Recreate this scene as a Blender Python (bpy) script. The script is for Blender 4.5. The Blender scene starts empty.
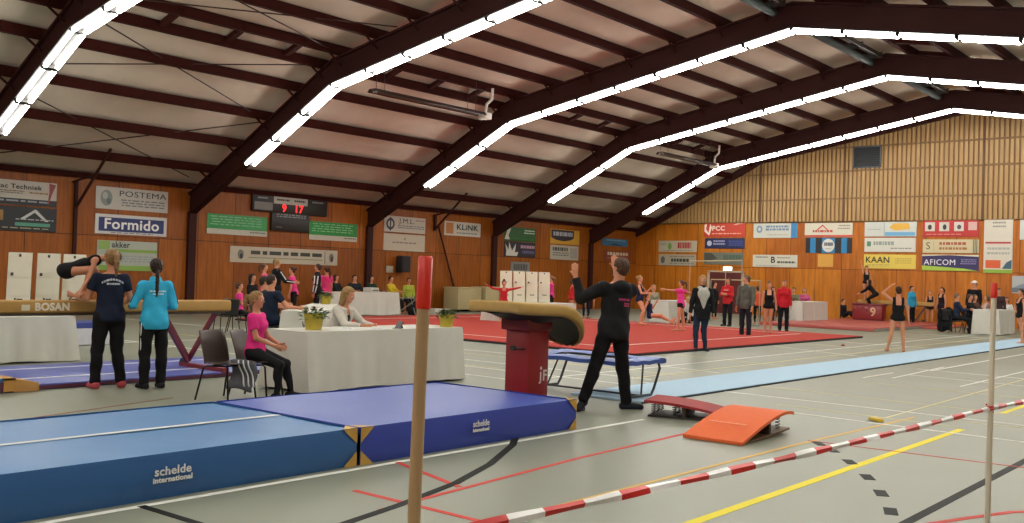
import bpy, bmesh, math, random
import numpy as np
from mathutils import Vector, Matrix
from mathutils.bvhtree import BVHTree

SC = bpy.context.scene
COL = SC.collection
# ------------------------------------------------------------------ camera
EYE = 1.56
P0 = np.array([512.0, 261.5])
VP_LONG = np.array([1335.0, 300.0])     # where the hall's long lines meet
VP_CROSS = np.array([-660.0, 239.0])    # where the cross lines meet
FPX = math.sqrt(-np.dot(VP_LONG - P0, VP_CROSS - P0))
def _dir(v):
    r = np.array([v[0] - P0[0], -(v[1] - P0[1]), -FPX]); return r / np.linalg.norm(r)
_Y = _dir(VP_LONG); _X = -_dir(VP_CROSS)
_X = _X - _Y * _X.dot(_Y); _X /= np.linalg.norm(_X); _Z = np.cross(_X, _Y)
RC = np.array([_X, _Y, _Z])
cam_d = bpy.data.cameras.new('camera')
cam_d.sensor_width = 36; cam_d.lens = FPX / 1024 * 36; cam_d.clip_end = 300
cam = bpy.data.objects.new('camera', cam_d); COL.objects.link(cam)
M4 = Matrix([[*RC[0], 0], [*RC[1], 0], [*RC[2], EYE], [0, 0, 0, 1]])
cam.matrix_world = M4
SC.camera = cam
# ------------------------------------------------------------------ world + exposure
world = bpy.data.worlds.new('world'); SC.world = world; world.use_nodes = True
world.node_tree.nodes['Background'].inputs[0].default_value = (0.02, 0.022, 0.03, 1)
world.node_tree.nodes['Background'].inputs[1].default_value = 1.0
SC.view_settings.view_transform = 'Standard'
SC.view_settings.look = 'None'
SC.view_settings.exposure = -0.1
SC.view_settings.gamma = 1.0
SC.view_settings.use_curve_mapping = False
TUBE_POWER = 42.0

def G(px, py, z=0.0):
    """point of the picture on the horizontal plane z"""
    r = RC @ np.array([px - P0[0], -(py - P0[1]), -FPX])
    t = (z - EYE) / r[2]
    return (r[0] * t, r[1] * t, z)

def on_x(px, py, x):
    r = RC @ np.array([px - P0[0], -(py - P0[1]), -FPX]); k = x / r[0]
    return (x, r[1] * k, EYE + r[2] * k)

# ------------------------------------------------------------------ materials
def lin(h):
    h = h.lstrip('#')
    c = [int(h[i:i + 2], 16) / 255 for i in (0, 2, 4)]
    return tuple(((x / 12.92) if x <= 0.04045 else ((x + 0.055) / 1.055) ** 2.4) for x in c) + (1,)
_mats = {}
def mat(hexcol, rough=0.6, kind='plain', scale=8.0, amount=0.12, metal=0.0, bump=0.0, emit=0.0, spec=0.5):
    key = (hexcol, rough, kind, scale, amount, metal, bump, emit, spec)
    if key in _mats: return _mats[key]
    m = bpy.data.materials.new('%s_%s' % (kind, hexcol.lstrip('#'))); m.use_nodes = True
    nt = m.node_tree; b = nt.nodes['Principled BSDF']
    c = lin(hexcol)
    b.inputs['Roughness'].default_value = rough
    b.inputs['Metallic'].default_value = metal
    b.inputs['Specular IOR Level'].default_value = spec
    tc = nt.nodes.new('ShaderNodeTexCoord')
    nz = nt.nodes.new('ShaderNodeTexNoise'); nz.inputs['Scale'].default_value = scale; nz.inputs['Detail'].default_value = 4
    mp = nt.nodes.new('ShaderNodeMapping')
    nt.links.new(tc.outputs['Object'], mp.inputs['Vector']); nt.links.new(mp.outputs['Vector'], nz.inputs['Vector'])
    if kind == 'wood': mp.inputs['Scale'].default_value = (6, 6, 0.5)
    if kind == 'woody': mp.inputs['Scale'].default_value = (6, 0.5, 6)
    mx = nt.nodes.new('ShaderNodeMix'); mx.data_type = 'RGBA'
    mx.inputs['A'].default_value = tuple(x * (1 - amount) for x in c[:3]) + (1,)
    mx.inputs['B'].default_value = tuple(min(1, x * (1 + amount)) for x in c[:3]) + (1,)
    nt.links.new(nz.outputs['Fac'], mx.inputs['Factor'])
    nt.links.new(mx.outputs['Result'], b.inputs['Base Color'])
    if bump:
        bp = nt.nodes.new('ShaderNodeBump'); bp.inputs['Strength'].default_value = bump; bp.inputs['Distance'].default_value = 0.02
        nt.links.new(nz.outputs['Fac'], bp.inputs['Height']); nt.links.new(bp.outputs['Normal'], b.inputs['Normal'])
    if emit:
        b.inputs['Emission Color'].default_value = c; b.inputs['Emission Strength'].default_value = emit
    _mats[key] = m
    return m
def cloth(h, rough=0.85): return mat(h, rough, 'fabric', 14, 0.18, bump=0.25, spec=0.2)
def vinyl(h): return mat(h, 0.42, 'vinyl', 5, 0.08, bump=0.08)
def metal_(h): return mat(h, 0.4, 'metal', 10, 0.08, metal=0.6)
def paint(h, r=0.5): return mat(h, r, 'paint', 6, 0.06)

def panel_wall(name, c1, c2, cm, axis, zoff, w, row, bias=0.0):
    """veneered board panels: a seam grid, each board its own tone, and a long grain"""
    m = bpy.data.materials.new(name); m.use_nodes = True; nt = m.node_tree; b = nt.nodes['Principled BSDF']
    tc = nt.nodes.new('ShaderNodeTexCoord'); sp = nt.nodes.new('ShaderNodeSeparateXYZ'); cb = nt.nodes.new('ShaderNodeCombineXYZ')
    nt.links.new(tc.outputs['Object'], sp.inputs[0])
    nt.links.new(sp.outputs[axis], cb.inputs[0])
    ad = nt.nodes.new('ShaderNodeMath'); ad.operation = 'ADD'; ad.inputs[1].default_value = zoff
    nt.links.new(sp.outputs[2], ad.inputs[0]); nt.links.new(ad.outputs[0], cb.inputs[1])
    br = nt.nodes.new('ShaderNodeTexBrick'); br.offset = 0.0; br.squash = 1.0
    br.inputs['Scale'].default_value = 1.0; br.inputs['Brick Width'].default_value = w; br.inputs['Row Height'].default_value = row
    br.inputs['Mortar Size'].default_value = 0.012; br.inputs['Mortar Smooth'].default_value = 0.3; br.inputs['Bias'].default_value = bias
    br.inputs['Color1'].default_value = lin(c1); br.inputs['Color2'].default_value = lin(c2); br.inputs['Mortar'].default_value = lin(cm)
    nt.links.new(cb.outputs[0], br.inputs['Vector'])
    mp = nt.nodes.new('ShaderNodeMapping'); mp.inputs['Scale'].default_value = (5, 5, 0.5)
    nz = nt.nodes.new('ShaderNodeTexNoise'); nz.inputs['Scale'].default_value = 2.2; nz.inputs['Detail'].default_value = 6
    nt.links.new(tc.outputs['Object'], mp.inputs['Vector']); nt.links.new(mp.outputs[0], nz.inputs['Vector'])
    rp = nt.nodes.new('ShaderNodeValToRGB'); rp.color_ramp.elements[0].position = 0.3; rp.color_ramp.elements[0].color = (0.74, 0.7, 0.66, 1)
    rp.color_ramp.elements[1].position = 0.7; rp.color_ramp.elements[1].color = (1.15, 1.15, 1.15, 1)
    nt.links.new(nz.outputs['Fac'], rp.inputs[0])
    mx = nt.nodes.new('ShaderNodeMix'); mx.data_type = 'RGBA'; mx.blend_type = 'MULTIPLY'; mx.inputs['Factor'].default_value = 1
    nt.links.new(br.outputs['Color'], mx.inputs['A']); nt.links.new(rp.outputs['Color'], mx.inputs['B'])
    nt.links.new(mx.outputs['Result'], b.inputs['Base Color'])
    b.inputs['Roughness'].default_value = 0.45; b.inputs['Specular IOR Level'].default_value = 0.3
    return m

# ------------------------------------------------------------------ mesh helpers
class MB:
    def __init__(s): s.v = []; s.f = []; s.mi = []
    def add(s, vs, fs, mi=0):
        n = len(s.v); s.v += [tuple(v) for v in vs]; s.f += [tuple(n + i for i in f) for f in fs]; s.mi += [mi] * len(fs); return s
    def box(s, x0, x1, y0, y1, z0, z1, mi=0):
        vs = [(x, y, z) for z in (z0, z1) for x, y in ((x0, y0), (x1, y0), (x1, y1), (x0, y1))]
        return s.add(vs, [(3, 2, 1, 0), (4, 5, 6, 7), (0, 1, 5, 4), (1, 2, 6, 5), (2, 3, 7, 6), (3, 0, 4, 7)], mi)
    def bar(s, a, b, w, h, up=(0, 0, 1), mi=0):
        a = Vector(a); b = Vector(b); d = (b - a).normalized(); up = Vector(up)
        sd = d.cross(up)
        if sd.length < 1e-4: sd = d.cross(Vector((1, 0, 0)))
        sd.normalize(); u = sd.cross(d).normalized()
        vs = [p + sd * (i * w / 2) + u * (j * h / 2) for p in (a, b) for i, j in ((-1, -1), (1, -1), (1, 1), (-1, 1))]
        return s.add(vs, [(0, 1, 2, 3), (7, 6, 5, 4), (0, 4, 5, 1), (1, 5, 6, 2), (2, 6, 7, 3), (3, 7, 4, 0)], mi)
    def tube(s, pts, r, n=8, mi=0, closed_ends=True):
        pts = [Vector(p) for p in pts]; rs = r if isinstance(r, (list, tuple)) else [r] * len(pts)
        rings = []; ref = None
        for i, p in enumerate(pts):
            d = (pts[min(i + 1, len(pts) - 1)] - pts[max(i - 1, 0)]).normalized()
            if ref is None: ref = d.orthogonal().normalized()
            u = (ref - d * ref.dot(d)).normalized(); ref = u; w = d.cross(u)
            rings.append([p + (u * math.cos(2 * math.pi * k / n) + w * math.sin(2 * math.pi * k / n)) * rs[i] for k in range(n)])
        vs = [v for rg in rings for v in rg]; fs = []
        for i in range(len(pts) - 1):
            for k in range(n):
                fs.append((i * n + k, i * n + (k + 1) % n, (i + 1) * n + (k + 1) % n, (i + 1) * n + k))
        if closed_ends:
            fs.append(tuple(range(n))[::-1]); fs.append(tuple((len(pts) - 1) * n + k for k in range(n)))
        return s.add(vs, fs, mi)
    def prism(s, poly, axis, a, b, mi=0):
        """poly in the two other axes, extruded along axis from a to b"""
        def mk(p, t):
            q = list(p); q.insert(axis, t); return q
        n = len(poly); vs = [mk(p, a) for p in poly] + [mk(p, b) for p in poly]
        fs = [tuple(range(n))[::-1], tuple(range(n, 2 * n))] + [(i, (i + 1) % n, n + (i + 1) % n, n + i) for i in range(n)]
        return s.add(vs, fs, mi)
    def lathe(s, prof, c=(0, 0, 0), n=20, mi=0):
        vs = [(c[0] + r * math.cos(2 * math.pi * k / n), c[1] + r * math.sin(2 * math.pi * k / n), c[2] + z) for r, z in prof for k in range(n)]
        fs = [(i * n + k, i * n + (k + 1) % n, (i + 1) * n + (k + 1) % n, (i + 1) * n + k) for i in range(len(prof) - 1) for k in range(n)]
        fs.append(tuple(range(n))[::-1]); fs.append(tuple((len(prof) - 1) * n + k for k in range(n)))
        return s.add(vs, fs, mi)
    def grid(s, fn, nu, nv, mi=0):
        vs = [fn(i / nu, j / nv) for i in range(nu + 1) for j in range(nv + 1)]
        fs = [(i * (nv + 1) + j, (i + 1) * (nv + 1) + j, (i + 1) * (nv + 1) + j + 1, i * (nv + 1) + j + 1) for i in range(nu) for j in range(nv)]
        return s.add(vs, fs, mi)
    def build(s, name, mats, parent=None, smooth=False, bevel=0.0, seg=2, loc=None, rz=None):
        me = bpy.data.meshes.new(name); me.from_pydata(s.v, [], s.f)
        if not isinstance(mats, (list, tuple)): mats = [mats]
        for m in mats: me.materials.append(m)
        if any(s.mi): me.polygons.foreach_set('material_index', s.mi)
        bm = bmesh.new(); bm.from_mesh(me)
        bmesh.ops.recalc_face_normals(bm, faces=bm.faces)
        if bevel:
            bmesh.ops.bevel(bm, geom=[e for e in bm.edges if len(e.link_faces) == 2 and e.calc_face_angle(0) > 0.5], offset=bevel, segments=seg, affect='EDGES', profile=0.5)
        bm.to_mesh(me); bm.free()
        if smooth or bevel:
            me.polygons.foreach_set('use_smooth', [True] * len(me.polygons))
            if bevel or smooth == 'auto':
                try: me.set_sharp_from_angle(angle=0.7)
                except Exception: pass
        o = bpy.data.objects.new(name, me); COL.objects.link(o)
        if parent is not None: o.parent = parent
        if loc is not None: o.location = loc
        if rz is not None: o.rotation_euler = (0, 0, rz)
        return o
def tag(o, label=None, cat=None, group=None, kind=None):
    if label: o['label'] = label
    if cat: o['category'] = cat
    if group: o['group'] = group
    if kind: o['kind'] = kind
    return o
def empty(name, loc, rz=0.0, label=None, cat=None, group=None):
    o = bpy.data.objects.new(name, None); COL.objects.link(o); o.location = loc; o.rotation_euler = (0, 0, rz)
    o.empty_display_size = 0.2
    return tag(o, label, cat, group)
def copy_tree(o, parent=None):
    kids = [c for c in bpy.data.objects if c.parent == o] if not hasattr(o, '_k') else o._k
    c = o.copy(); COL.objects.link(c); c.parent = parent
    for k in kids: copy_tree(k, c)
    return c
def struct(o): o['kind'] = 'structure'; return o
def text_mesh(body, size, bold=0.0, ext=0.002):
    """lettering as a mesh in the XY plane, centred"""
    cu = bpy.data.curves.new('lettering', 'FONT'); cu.body = body; cu.size = size; cu.extrude = ext; cu.offset = bold
    cu.align_x = 'CENTER'; cu.align_y = 'CENTER'; cu.resolution_u = 3; cu.space_character = 1.06
    o = bpy.data.objects.new('lettering', cu); COL.objects.link(o)
    dg = bpy.context.evaluated_depsgraph_get()
    me = bpy.data.meshes.new_from_object(o.evaluated_get(dg))
    v = [tuple(x.co) for x in me.vertices]; f = [tuple(p.vertices) for p in me.polygons]
    bpy.data.objects.remove(o); bpy.data.meshes.remove(me); bpy.data.curves.remove(cu)
    return v, f
# ================================================================== THE HALL
WL, WR, WB, WF = -28.0, 5.5, 43.5, -9.0       # left wall, right wall, end wall, wall behind the camera
RIDGE = (WL + WR) / 2
def under(x):
    """underside of the roof beams"""
    x = x if x <= RIDGE else 2 * RIDGE - x
    if x < -21.1: return 3.16 + (x - WL) * (6.65 - 3.16) / 6.9
    return 6.65 + (x + 21.1) * (8.43 - 6.65) / (21.1 + RIDGE)
# floor with its sealed sports surface
def floor_mat():
    m = bpy.data.materials.new('sports_floor'); m.use_nodes = True; nt = m.node_tree; b = nt.nodes['Principled BSDF']
    tc = nt.nodes.new('ShaderNodeTexCoord')
    n1 = nt.nodes.new('ShaderNodeTexNoise'); n1.inputs['Scale'].default_value = 0.5; n1.inputs['Detail'].default_value = 5
    n2 = nt.nodes.new('ShaderNodeTexNoise'); n2.inputs['Scale'].default_value = 40; n2.inputs['Detail'].default_value = 3
    for n in (n1, n2): nt.links.new(tc.outputs['Object'], n.inputs['Vector'])
    mx = nt.nodes.new('ShaderNodeMix'); mx.data_type = 'RGBA'
    mx.inputs['A'].default_value = lin('#777b6b'); mx.inputs['B'].default_value = lin('#838676')
    nt.links.new(n1.outputs['Fac'], mx.inputs['Factor']); nt.links.new(mx.outputs['Result'], b.inputs['Base Color'])
    rr = nt.nodes.new('ShaderNodeMapRange'); rr.inputs['To Min'].default_value = 0.32; rr.inputs['To Max'].default_value = 0.5
    nt.links.new(n1.outputs['Fac'], rr.inputs['Value']); nt.links.new(rr.outputs[0], b.inputs['Roughness'])
    bp = nt.nodes.new('ShaderNodeBump'); bp.inputs['Strength'].default_value = 0.05; bp.inputs['Distance'].default_value = 0.005
    nt.links.new(n2.outputs['Fac'], bp.inputs['Height']); nt.links.new(bp.outputs[0], b.inputs['Normal'])
    b.inputs['Specular IOR Level'].default_value = 0.25
    return m
floor = struct(MB().box(WL - .3, WR + .3, WF - .3, WB + .3, -0.25, 0).build('floor', floor_mat()))

LN = 0.0022
def line(pts, w, col, dashed=None):
    """a painted court line along pts, lying on the floor"""
    mb = MB(); pts = [Vector((p[0], p[1], 0)) for p in pts]; out = []
    for i, p in enumerate(pts):
        d = (pts[min(i + 1, len(pts) - 1)] - pts[max(i - 1, 0)]).normalized(); s = Vector((-d.y, d.x, 0)) * w / 2
        out.append((p - s, p + s))
    for i in range(len(out) - 1):
        a, b = out[i], out[i + 1]
        mb.add([(q.x, q.y, z) for z in (0.0002, line.z) for q in (a[0], b[0], b[1], a[1])], [(4, 5, 6, 7), (0, 1, 5, 4), (2, 3, 7, 6), (1, 2, 6, 5), (3, 0, 4, 7)])
    o = mb.build('court_line', mat(col, 0.6, 'paint', 6, 0.06, spec=0.08), parent=floor)
    line.z += 0.00006
    return o
line.z = 0.002
WHT, YEL, RED, GRY, ORG, CRM = '#dedfd6', '#e0d23a', '#c4483f', '#1c1d19', '#c9a45c', '#cfc99a'
line([(-5.86, -2), (-5.86, 9.35)], 0.06, WHT)
line([(-3.15, -2), (-3.15, 11.6)], 0.08, YEL); line([(-3.2, 13.5), (-3.2, 22)], 0.07, YEL)
line([(-4.06, 2), (-3.98, 9), (-3.84, 12.2)], 0.045, ORG)
line([(-4.75, 4.4), (-4.97, 6.9), (-5.06, 9.3)], 0.045, RED)
line([(-5.85, 5.6), (-4.88, 5.3)], 0.05, RED); line([(-5.3, 4.66), (-4.0, 4.67)], 0.05, RED); line([(-5.87, 3.36), (-4.9, 3.39), (-4.0, 3.0)], 0.06, GRY)
line([(-4.5, 3.3), (-4.62, 3.9), (-4.77, 4.6), (-4.99, 5.38), (-5.3, 6.12), (-5.76, 6.96), (-6.3, 7.7)], 0.07, GRY)
line([(-2.15, 4), (-2.16, 14)], 0.07, GRY)
line([(-4.0, 9.45), (-1.5, 9.62)], 0.025, RED)
line([(-2.1, 6.6), (-1.9, 7.15), (-1.72, 7.6), (-1.4, 8.0), (-0.9, 8.3), (-0.2, 8.4)], 0.05, RED)
_d = [(-3.85, 9.35), (-3.61, 9.08), (-3.26, 8.61), (-2.9, 8.05), (-2.6, 7.51), (-2.34, 6.96), (-2.15, 6.4), (-2.05, 5.8)]
for a in _d:
    i = _d.index(a); q = _d[min(i + 1, len(_d) - 1)]; p = _d[max(i - 1, 0)]
    t = Vector((q[0] - p[0], q[1] - p[1])).normalized() * 0.11
    line([(a[0] - t.x, a[1] - t.y), (a[0] + t.x, a[1] + t.y)], 0.09, GRY)
line([(-4.06, 11.81), (-4.23, 24)], 0.03, CRM)
line([(-8.0, 12.68), (0, 12.5)], 0.045, WHT); line([(-6.6, 13.8), (0, 13.3)], 0.035, CRM)
line([(-5.2, 11.32), (0, 11.05)], 0.045, WHT); line([(-5.5, 11.9), (-3.2, 11.74)], 0.03, CRM)
line([(-3.6, 12.2), (-1, 12.6)], 0.03, CRM)
line([(-5.79, 19.2), (-5.85, 34)], 0.05, WHT); line([(-4.55, 16.6), (-4.6, 30)], 0.04, WHT); line([(-6.1, 16.6), (-6.1, 18.1)], 0.04, WHT)
line([(-5.75, 17), (-5.9, 20.4)], 0.04, WHT); line([(-6.1, 19.4), (0, 18.7)], 0.045, WHT); line([(-5.8, 17.96), (0, 17.2)], 0.035, WHT)
line([(-5.9, 15.9), (-0.5, 15.5)], 0.03, CRM)
line([(-10.6, 17.95), (-7.2, 17.4)], 0.04, CRM); line([(-10.6, 22.8), (-7.0, 21.0)], 0.035, WHT); line([(-10.3, 15.53), (-8.0, 15.1)], 0.04, WHT)
for yy, cc in ((13.2, WHT), (14.2, CRM), (12.3, WHT), (11.3, WHT), (24.5, CRM), (26.5, WHT), (30.5, CRM), (34.0, WHT), (37.0, CRM)):
    line([(-14.5 if yy < 16 else -10.6, yy), (-8.1, yy - 0.1)], 0.04, cc)
line([(-9.2, 12.0), (-9.4, 38)], 0.05, WHT); line([(-8.4, 13.0), (-8.5, 36)], 0.04, CRM)
line([(-26.5, 14.1), (-12.3, 14.9)], 0.05, WHT); line([(-20.5, 10.2), (-13.6, 10.3)], 0.05, WHT); line([(-18.2, 5), (-18.2, 16)], 0.05, WHT)
line([(-11.2, 8.3), (-11.1, 11.8)], 0.05, WHT); line([(-12.0, 8.6), (-9.9, 8.5)], 0.04, WHT)
line([(-20.5, 12.1), (-10.6, 12.4)], 0.035, CRM); line([(-9.6, 3.6), (-10.4, 6.3)], 0.03, '#96756a')

# walls
left_mat = panel_wall('brown_veneer_panels', '#84460f', '#9c5815', '#38200a', 1, 2.35, 1.36, 2.35, 0.0)
end_mat = panel_wall('orange_veneer_panels', '#a45a12', '#c0761c', '#54300f', 0, 0.09, 1.22, 2.35, -0.1)
slat_mat = mat('#a88552', 0.5, 'wood', 3, 0.25)
gap_mat = mat('#80603a', 0.7, 'wood', 3, 0.15)
dark_mat = mat('#34130f', 0.7, 'steel', 4, 0.12, spec=0.25)
purlin_mat = mat('#35130e', 0.85, 'steel', 3, 0.15, spec=0.1)
struct(MB().box(WL - .2, WL, WF, WB, 0, 4.15).build('wall_left', left_mat))
struct(MB().box(WR, WR + .2, WF, WB, 0, 4.15).build('wall_right', left_mat))
def gable(y0, y1, z0, name, m):
    ztop = lambda x: under(x) + .96
    xs = [WL, -21.1, RIDGE, 2 * RIDGE + 21.1, WR]
    poly = [(WL, z0), (WR, z0)] + [(x, ztop(x)) for x in reversed(xs)]
    return struct(MB().prism(poly, 1, y0, y1).build(name, m))
gable(WF - .2, WF, 0, 'wall_back', left_mat)
struct(MB().box(WL, WR, WB, WB + .2, 0, 4.42).build('wall_front', end_mat))
gable(WB + .06, WB + .2, 4.42, 'wall_front_gable', gap_mat)
# slatted upper cladding of the end wall, row by row up to the gable beam
rows = [(4.45, 5.42), (5.5, 6.65), (6.74, 7.72), (7.81, 9.2)]
for ri, (za, zb) in enumerate(rows):
    mb = MB(); x = WL + 0.06
    while x < WR - 0.1:
        zt = min(zb, under(x + .06) + 0.65)
        if zt > za + 0.05: mb.box(x, x + 0.125, WB - 0.005, WB + 0.06, za, zt)
        x += 0.195
    struct(mb.build('wall_front_slat', slat_mat))
    mb = MB(); xa = WL
    while under(xa) + 0.65 < za: xa += 0.05
    mb.box(xa, 2 * RIDGE - xa, WB + 0.0, WB + 0.06, za - 0.075, za - 0.012)
    struct(mb.build('trim_%d' % (ri + 1), gap_mat))
for i, x in enumerate((-21.1, -17.05, -11.2, -5.4, -1.4)):
    struct(MB().box(x - .05, x + .05, WB - 0.03, WB + .05, 4.42, min(9.3, under(x) + .6)).build('trim_%d' % (5 + i), mat('#5c3f22', .7, 'wood', 3, .1)))
# ceiling boards
ceil_mat = mat('#cbbfae', 0.9, 'boards', 1.2, 0.14, spec=0.1)
def zc(x): return under(x) + 1.02
xs = [WL - .2, -21.1, RIDGE, 2 * RIDGE + 21.1, WR + .2]
mb = MB()
for a, b in zip(xs[:-1], xs[1:]):
    za, zb = under(max(a, WL)) + .93, under(min(b, WR)) + .93
    mb.add([(a, WF - .2, za), (b, WF - .2, zb), (b, WB + .2, zb), (a, WB + .2, za), (a, WF - .2, za + .1), (b, WF - .2, zb + .1), (b, WB + .2, zb + .1), (a, WB + .2, za + .1)],
           [(0, 1, 2, 3), (7, 6, 5, 4), (0, 4, 5, 1), (2, 6, 7, 3), (1, 5, 6, 2), (3, 7, 4, 0)])
struct(mb.build('ceiling', ceil_mat))
# roof beams (frames)
FR = [3.0, 10.2, 17.4, 24.9, 32.1, 39.3]
for y in FR + [-4.2]:
    mb = MB(); w = 0.15
    pts = [WL + .02, -21.1, RIDGE, 2 * RIDGE + 21.1, WR - .02]
    poly = [(x, under(x)) for x in pts] + [(x, under(x) + .68) for x in reversed(pts)]
    mb.prism(poly, 1, y - .07, y + .07)
    # flanges
    for off, th in ((0, .05), (.62, .06)):
        mb.prism([(x, under(x) + off) for x in pts] + [(x, under(x) + off + th) for x in reversed(pts)], 1, y - w, y + w)
    struct(mb.build('roof_beam', dark_mat))
    for x in (WL, WR):
        s = 1 if x < 0 else -1
        struct(MB().box(min(x, x + s * .14), max(x, x + s * .14), y - .13, y + .13, 0, 3.2).build('column', dark_mat))
mb = MB(); pts = [WL + .02, -21.1, RIDGE, 2 * RIDGE + 21.1, WR - .02]
mb.prism([(x, under(x) + .55) for x in pts] + [(x, under(x) + .9) for x in reversed(pts)], 1, WB - .16, WB - .02)
struct(mb.build('roof_beam', dark_mat))
# purlins
PX = [-26.8, -25.4, -24.0, -22.6, -21.55, -20.8, -19.35, -17.85, -16.35, -14.85, -13.35, -12.0]
PX = PX + [2 * RIDGE - x for x in reversed(PX)]
for x in PX:
    struct(MB().bar((x, WF, under(x) + .80), (x, WB - .03, under(x) + .80), .14, .25).build('roof_purlin_beam', purlin_mat))
for xa, xb in ((-21.45, -20.7), (2 * RIDGE + 12.0, 2 * RIDGE + 13.35), (2 * RIDGE + 20.7, 2 * RIDGE + 21.45)):
    y = 3.0
    while y < 43:
        struct(MB().bar((xa, y + 0.4, under(xa) + .78), (xb, y + 0.4, under(xb) + .78), .16, .12).build('roof_strut_beam', purlin_mat)); y += 1.8
struct(MB().box(WL, WL + .12, WF, WB, 4.0, 4.16).build('trim_10', purlin_mat))
struct(MB().box(WR - .12, WR, WF, WB, 4.0, 4.16).build('trim_11', purlin_mat))
# small knee struts from beams to purlins
for y in FR[1:]:
    for x in PX[:12]:
        struct(MB().bar((x, y - .5, under(x) + .7), (x, y - .08, under(x) + .4), .045, .045).build('roof_strut_beam', dark_mat))
# wind-bracing rods under the roof boards
rod_mat = mat('#2b1512', 0.5, 'steel', 4, 0.1)
def rod(a, b, r=.018, name='roof_rod_beam'):
    struct(MB().tube([a, b], r, 6).build(name, rod_mat))
for a, b in (((-21.52, 10.4, 7.2), (-24.18, 17.3, 5.9)), ((-24.5, 10.4, 5.7), (-27.4, 16.9, 4.3)), ((-27.6, 10.4, 4.2), (-24.3, 17.3, 5.83)),
             ((-23.6, 10.4, 6.2), (-21.5, 17.3, 7.2)), ((-18.6, 10.4, 7.85), (-20.9, 17.3, 7.45)), ((-20.9, 10.4, 7.4), (-18.6, 17.3, 7.85))): rod(a, b)
# posts with a forked strut against the left wall
for y, zb in ((13.62, 0.0), (28.4, 3.25)):
    x = WL + .07
    struct(MB().bar((x, y, zb), (x, y, 3.9), .09, .09, up=(1, 0, 0)).build('wall_post_beam', dark_mat))
    struct(MB().bar((x, y, 3.3 if zb else 3.1), (WL + 1.6, y + .2, under(WL + 1.6) + .78), .06, .06).build('roof_strut_beam', dark_mat))
    struct(MB().bar((x, y - .1, 3.85), (WL + .9, y + .1, 4.05), .05, .05).build('roof_strut_beam', dark_mat))
struct(MB().bar((WL + .1, 28.55, 3.5), (WL + .12, 29.65, 0.8), .05, .05).build('wall_brace_beam', dark_mat))

# ------------------------------------------------------------------ tube lights under the roof beams
tube_m = bpy.data.materials.new('lit_fluorescent_tube'); tube_m.use_nodes = True
_b = tube_m.node_tree.nodes['Principled BSDF']; _b.inputs['Emission Color'].default_value = (1.0, 0.97, 0.9, 1); _b.inputs['Emission Strength'].default_value = TUBE_POWER
_b.inputs['Base Color'].default_value = (.9, .9, .9, 1)
house_m = paint('#d8d6cf', 0.4)
def light_proto(L):
    root = empty('light_fitting', (0, 0, 0), 0, 'x', 'lamp')
    MB().box(-L / 2, L / 2, -.21, .21, -.035, 0).build('housing', mat('#1e1c1a', .7), root, bevel=.006)
    for s in (-1, 1):
        MB().tube([(-L / 2 + .03, s * .135, -.085), (L / 2 - .03, s * .135, -.085)], .046, 8).build('tube', tube_m, root, smooth='auto')
    for s in (-1, 1):
        MB().box(s * L / 2 - .03 * (s > 0), s * L / 2 + .03 * (s < 0), -.18, .18, -.115, -.035).build('end_cap', mat('#2a2725', .7), root)
    return root
PL, PU = light_proto(1.40), light_proto(1.38)
segs = []
def _seg(xa, xb, n, base):
    for i in range(n):
        a = xa + (xb - xa) * i / n; b = xa + (xb - xa) * (i + 1) / n
        segs.append((a, b, base))
_seg(-25.0, -21.1, 3, 0); _seg(-21.1, RIDGE, 7, 3); _seg(RIDGE, 2 * RIDGE + 21.1, 7, 10); _seg(2 * RIDGE + 21.1, 2 * RIDGE + 25.0, 3, 17)
first = {id(PL): True, id(PU): True}
ORD = 'zeroth first second third fourth fifth sixth seventh eighth ninth tenth'.split()
frame_words = {0: 'roof beam over the camera', 6: 'roof beam behind the camera', 1: 'nearest roof beam', 2: 'second roof beam in view', 3: 'third roof beam in view',
               4: 'fourth roof beam in view', 5: 'last roof beam'}
for fi, y in enumerate(FR + [-4.2]):
    for si, (a, b, base) in enumerate(segs):
        pr = PL if (base in (0, 17)) else PU
        if first[id(pr)]: o = pr; first[id(pr)] = False
        else: o = copy_tree(pr)
        mx_ = (a + b) / 2; za, zb = under(a), under(b)
        o.location = (mx_, y, (za + zb) / 2 - .004); o.rotation_euler = (0, -math.atan2(zb - za, b - a), 0)
        o['category'] = 'lamp'
        if 1:
            k = si + 1 if si < 10 else si - 9
            o['label'] = 'twin tube light, %s %s, on the %s' % (ORD[k], 'from the scoreboard wall' if si < 10 else 'past the ridge', frame_words[fi])
            o['group'] = 'tube lights along the %s' % frame_words[fi]
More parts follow.
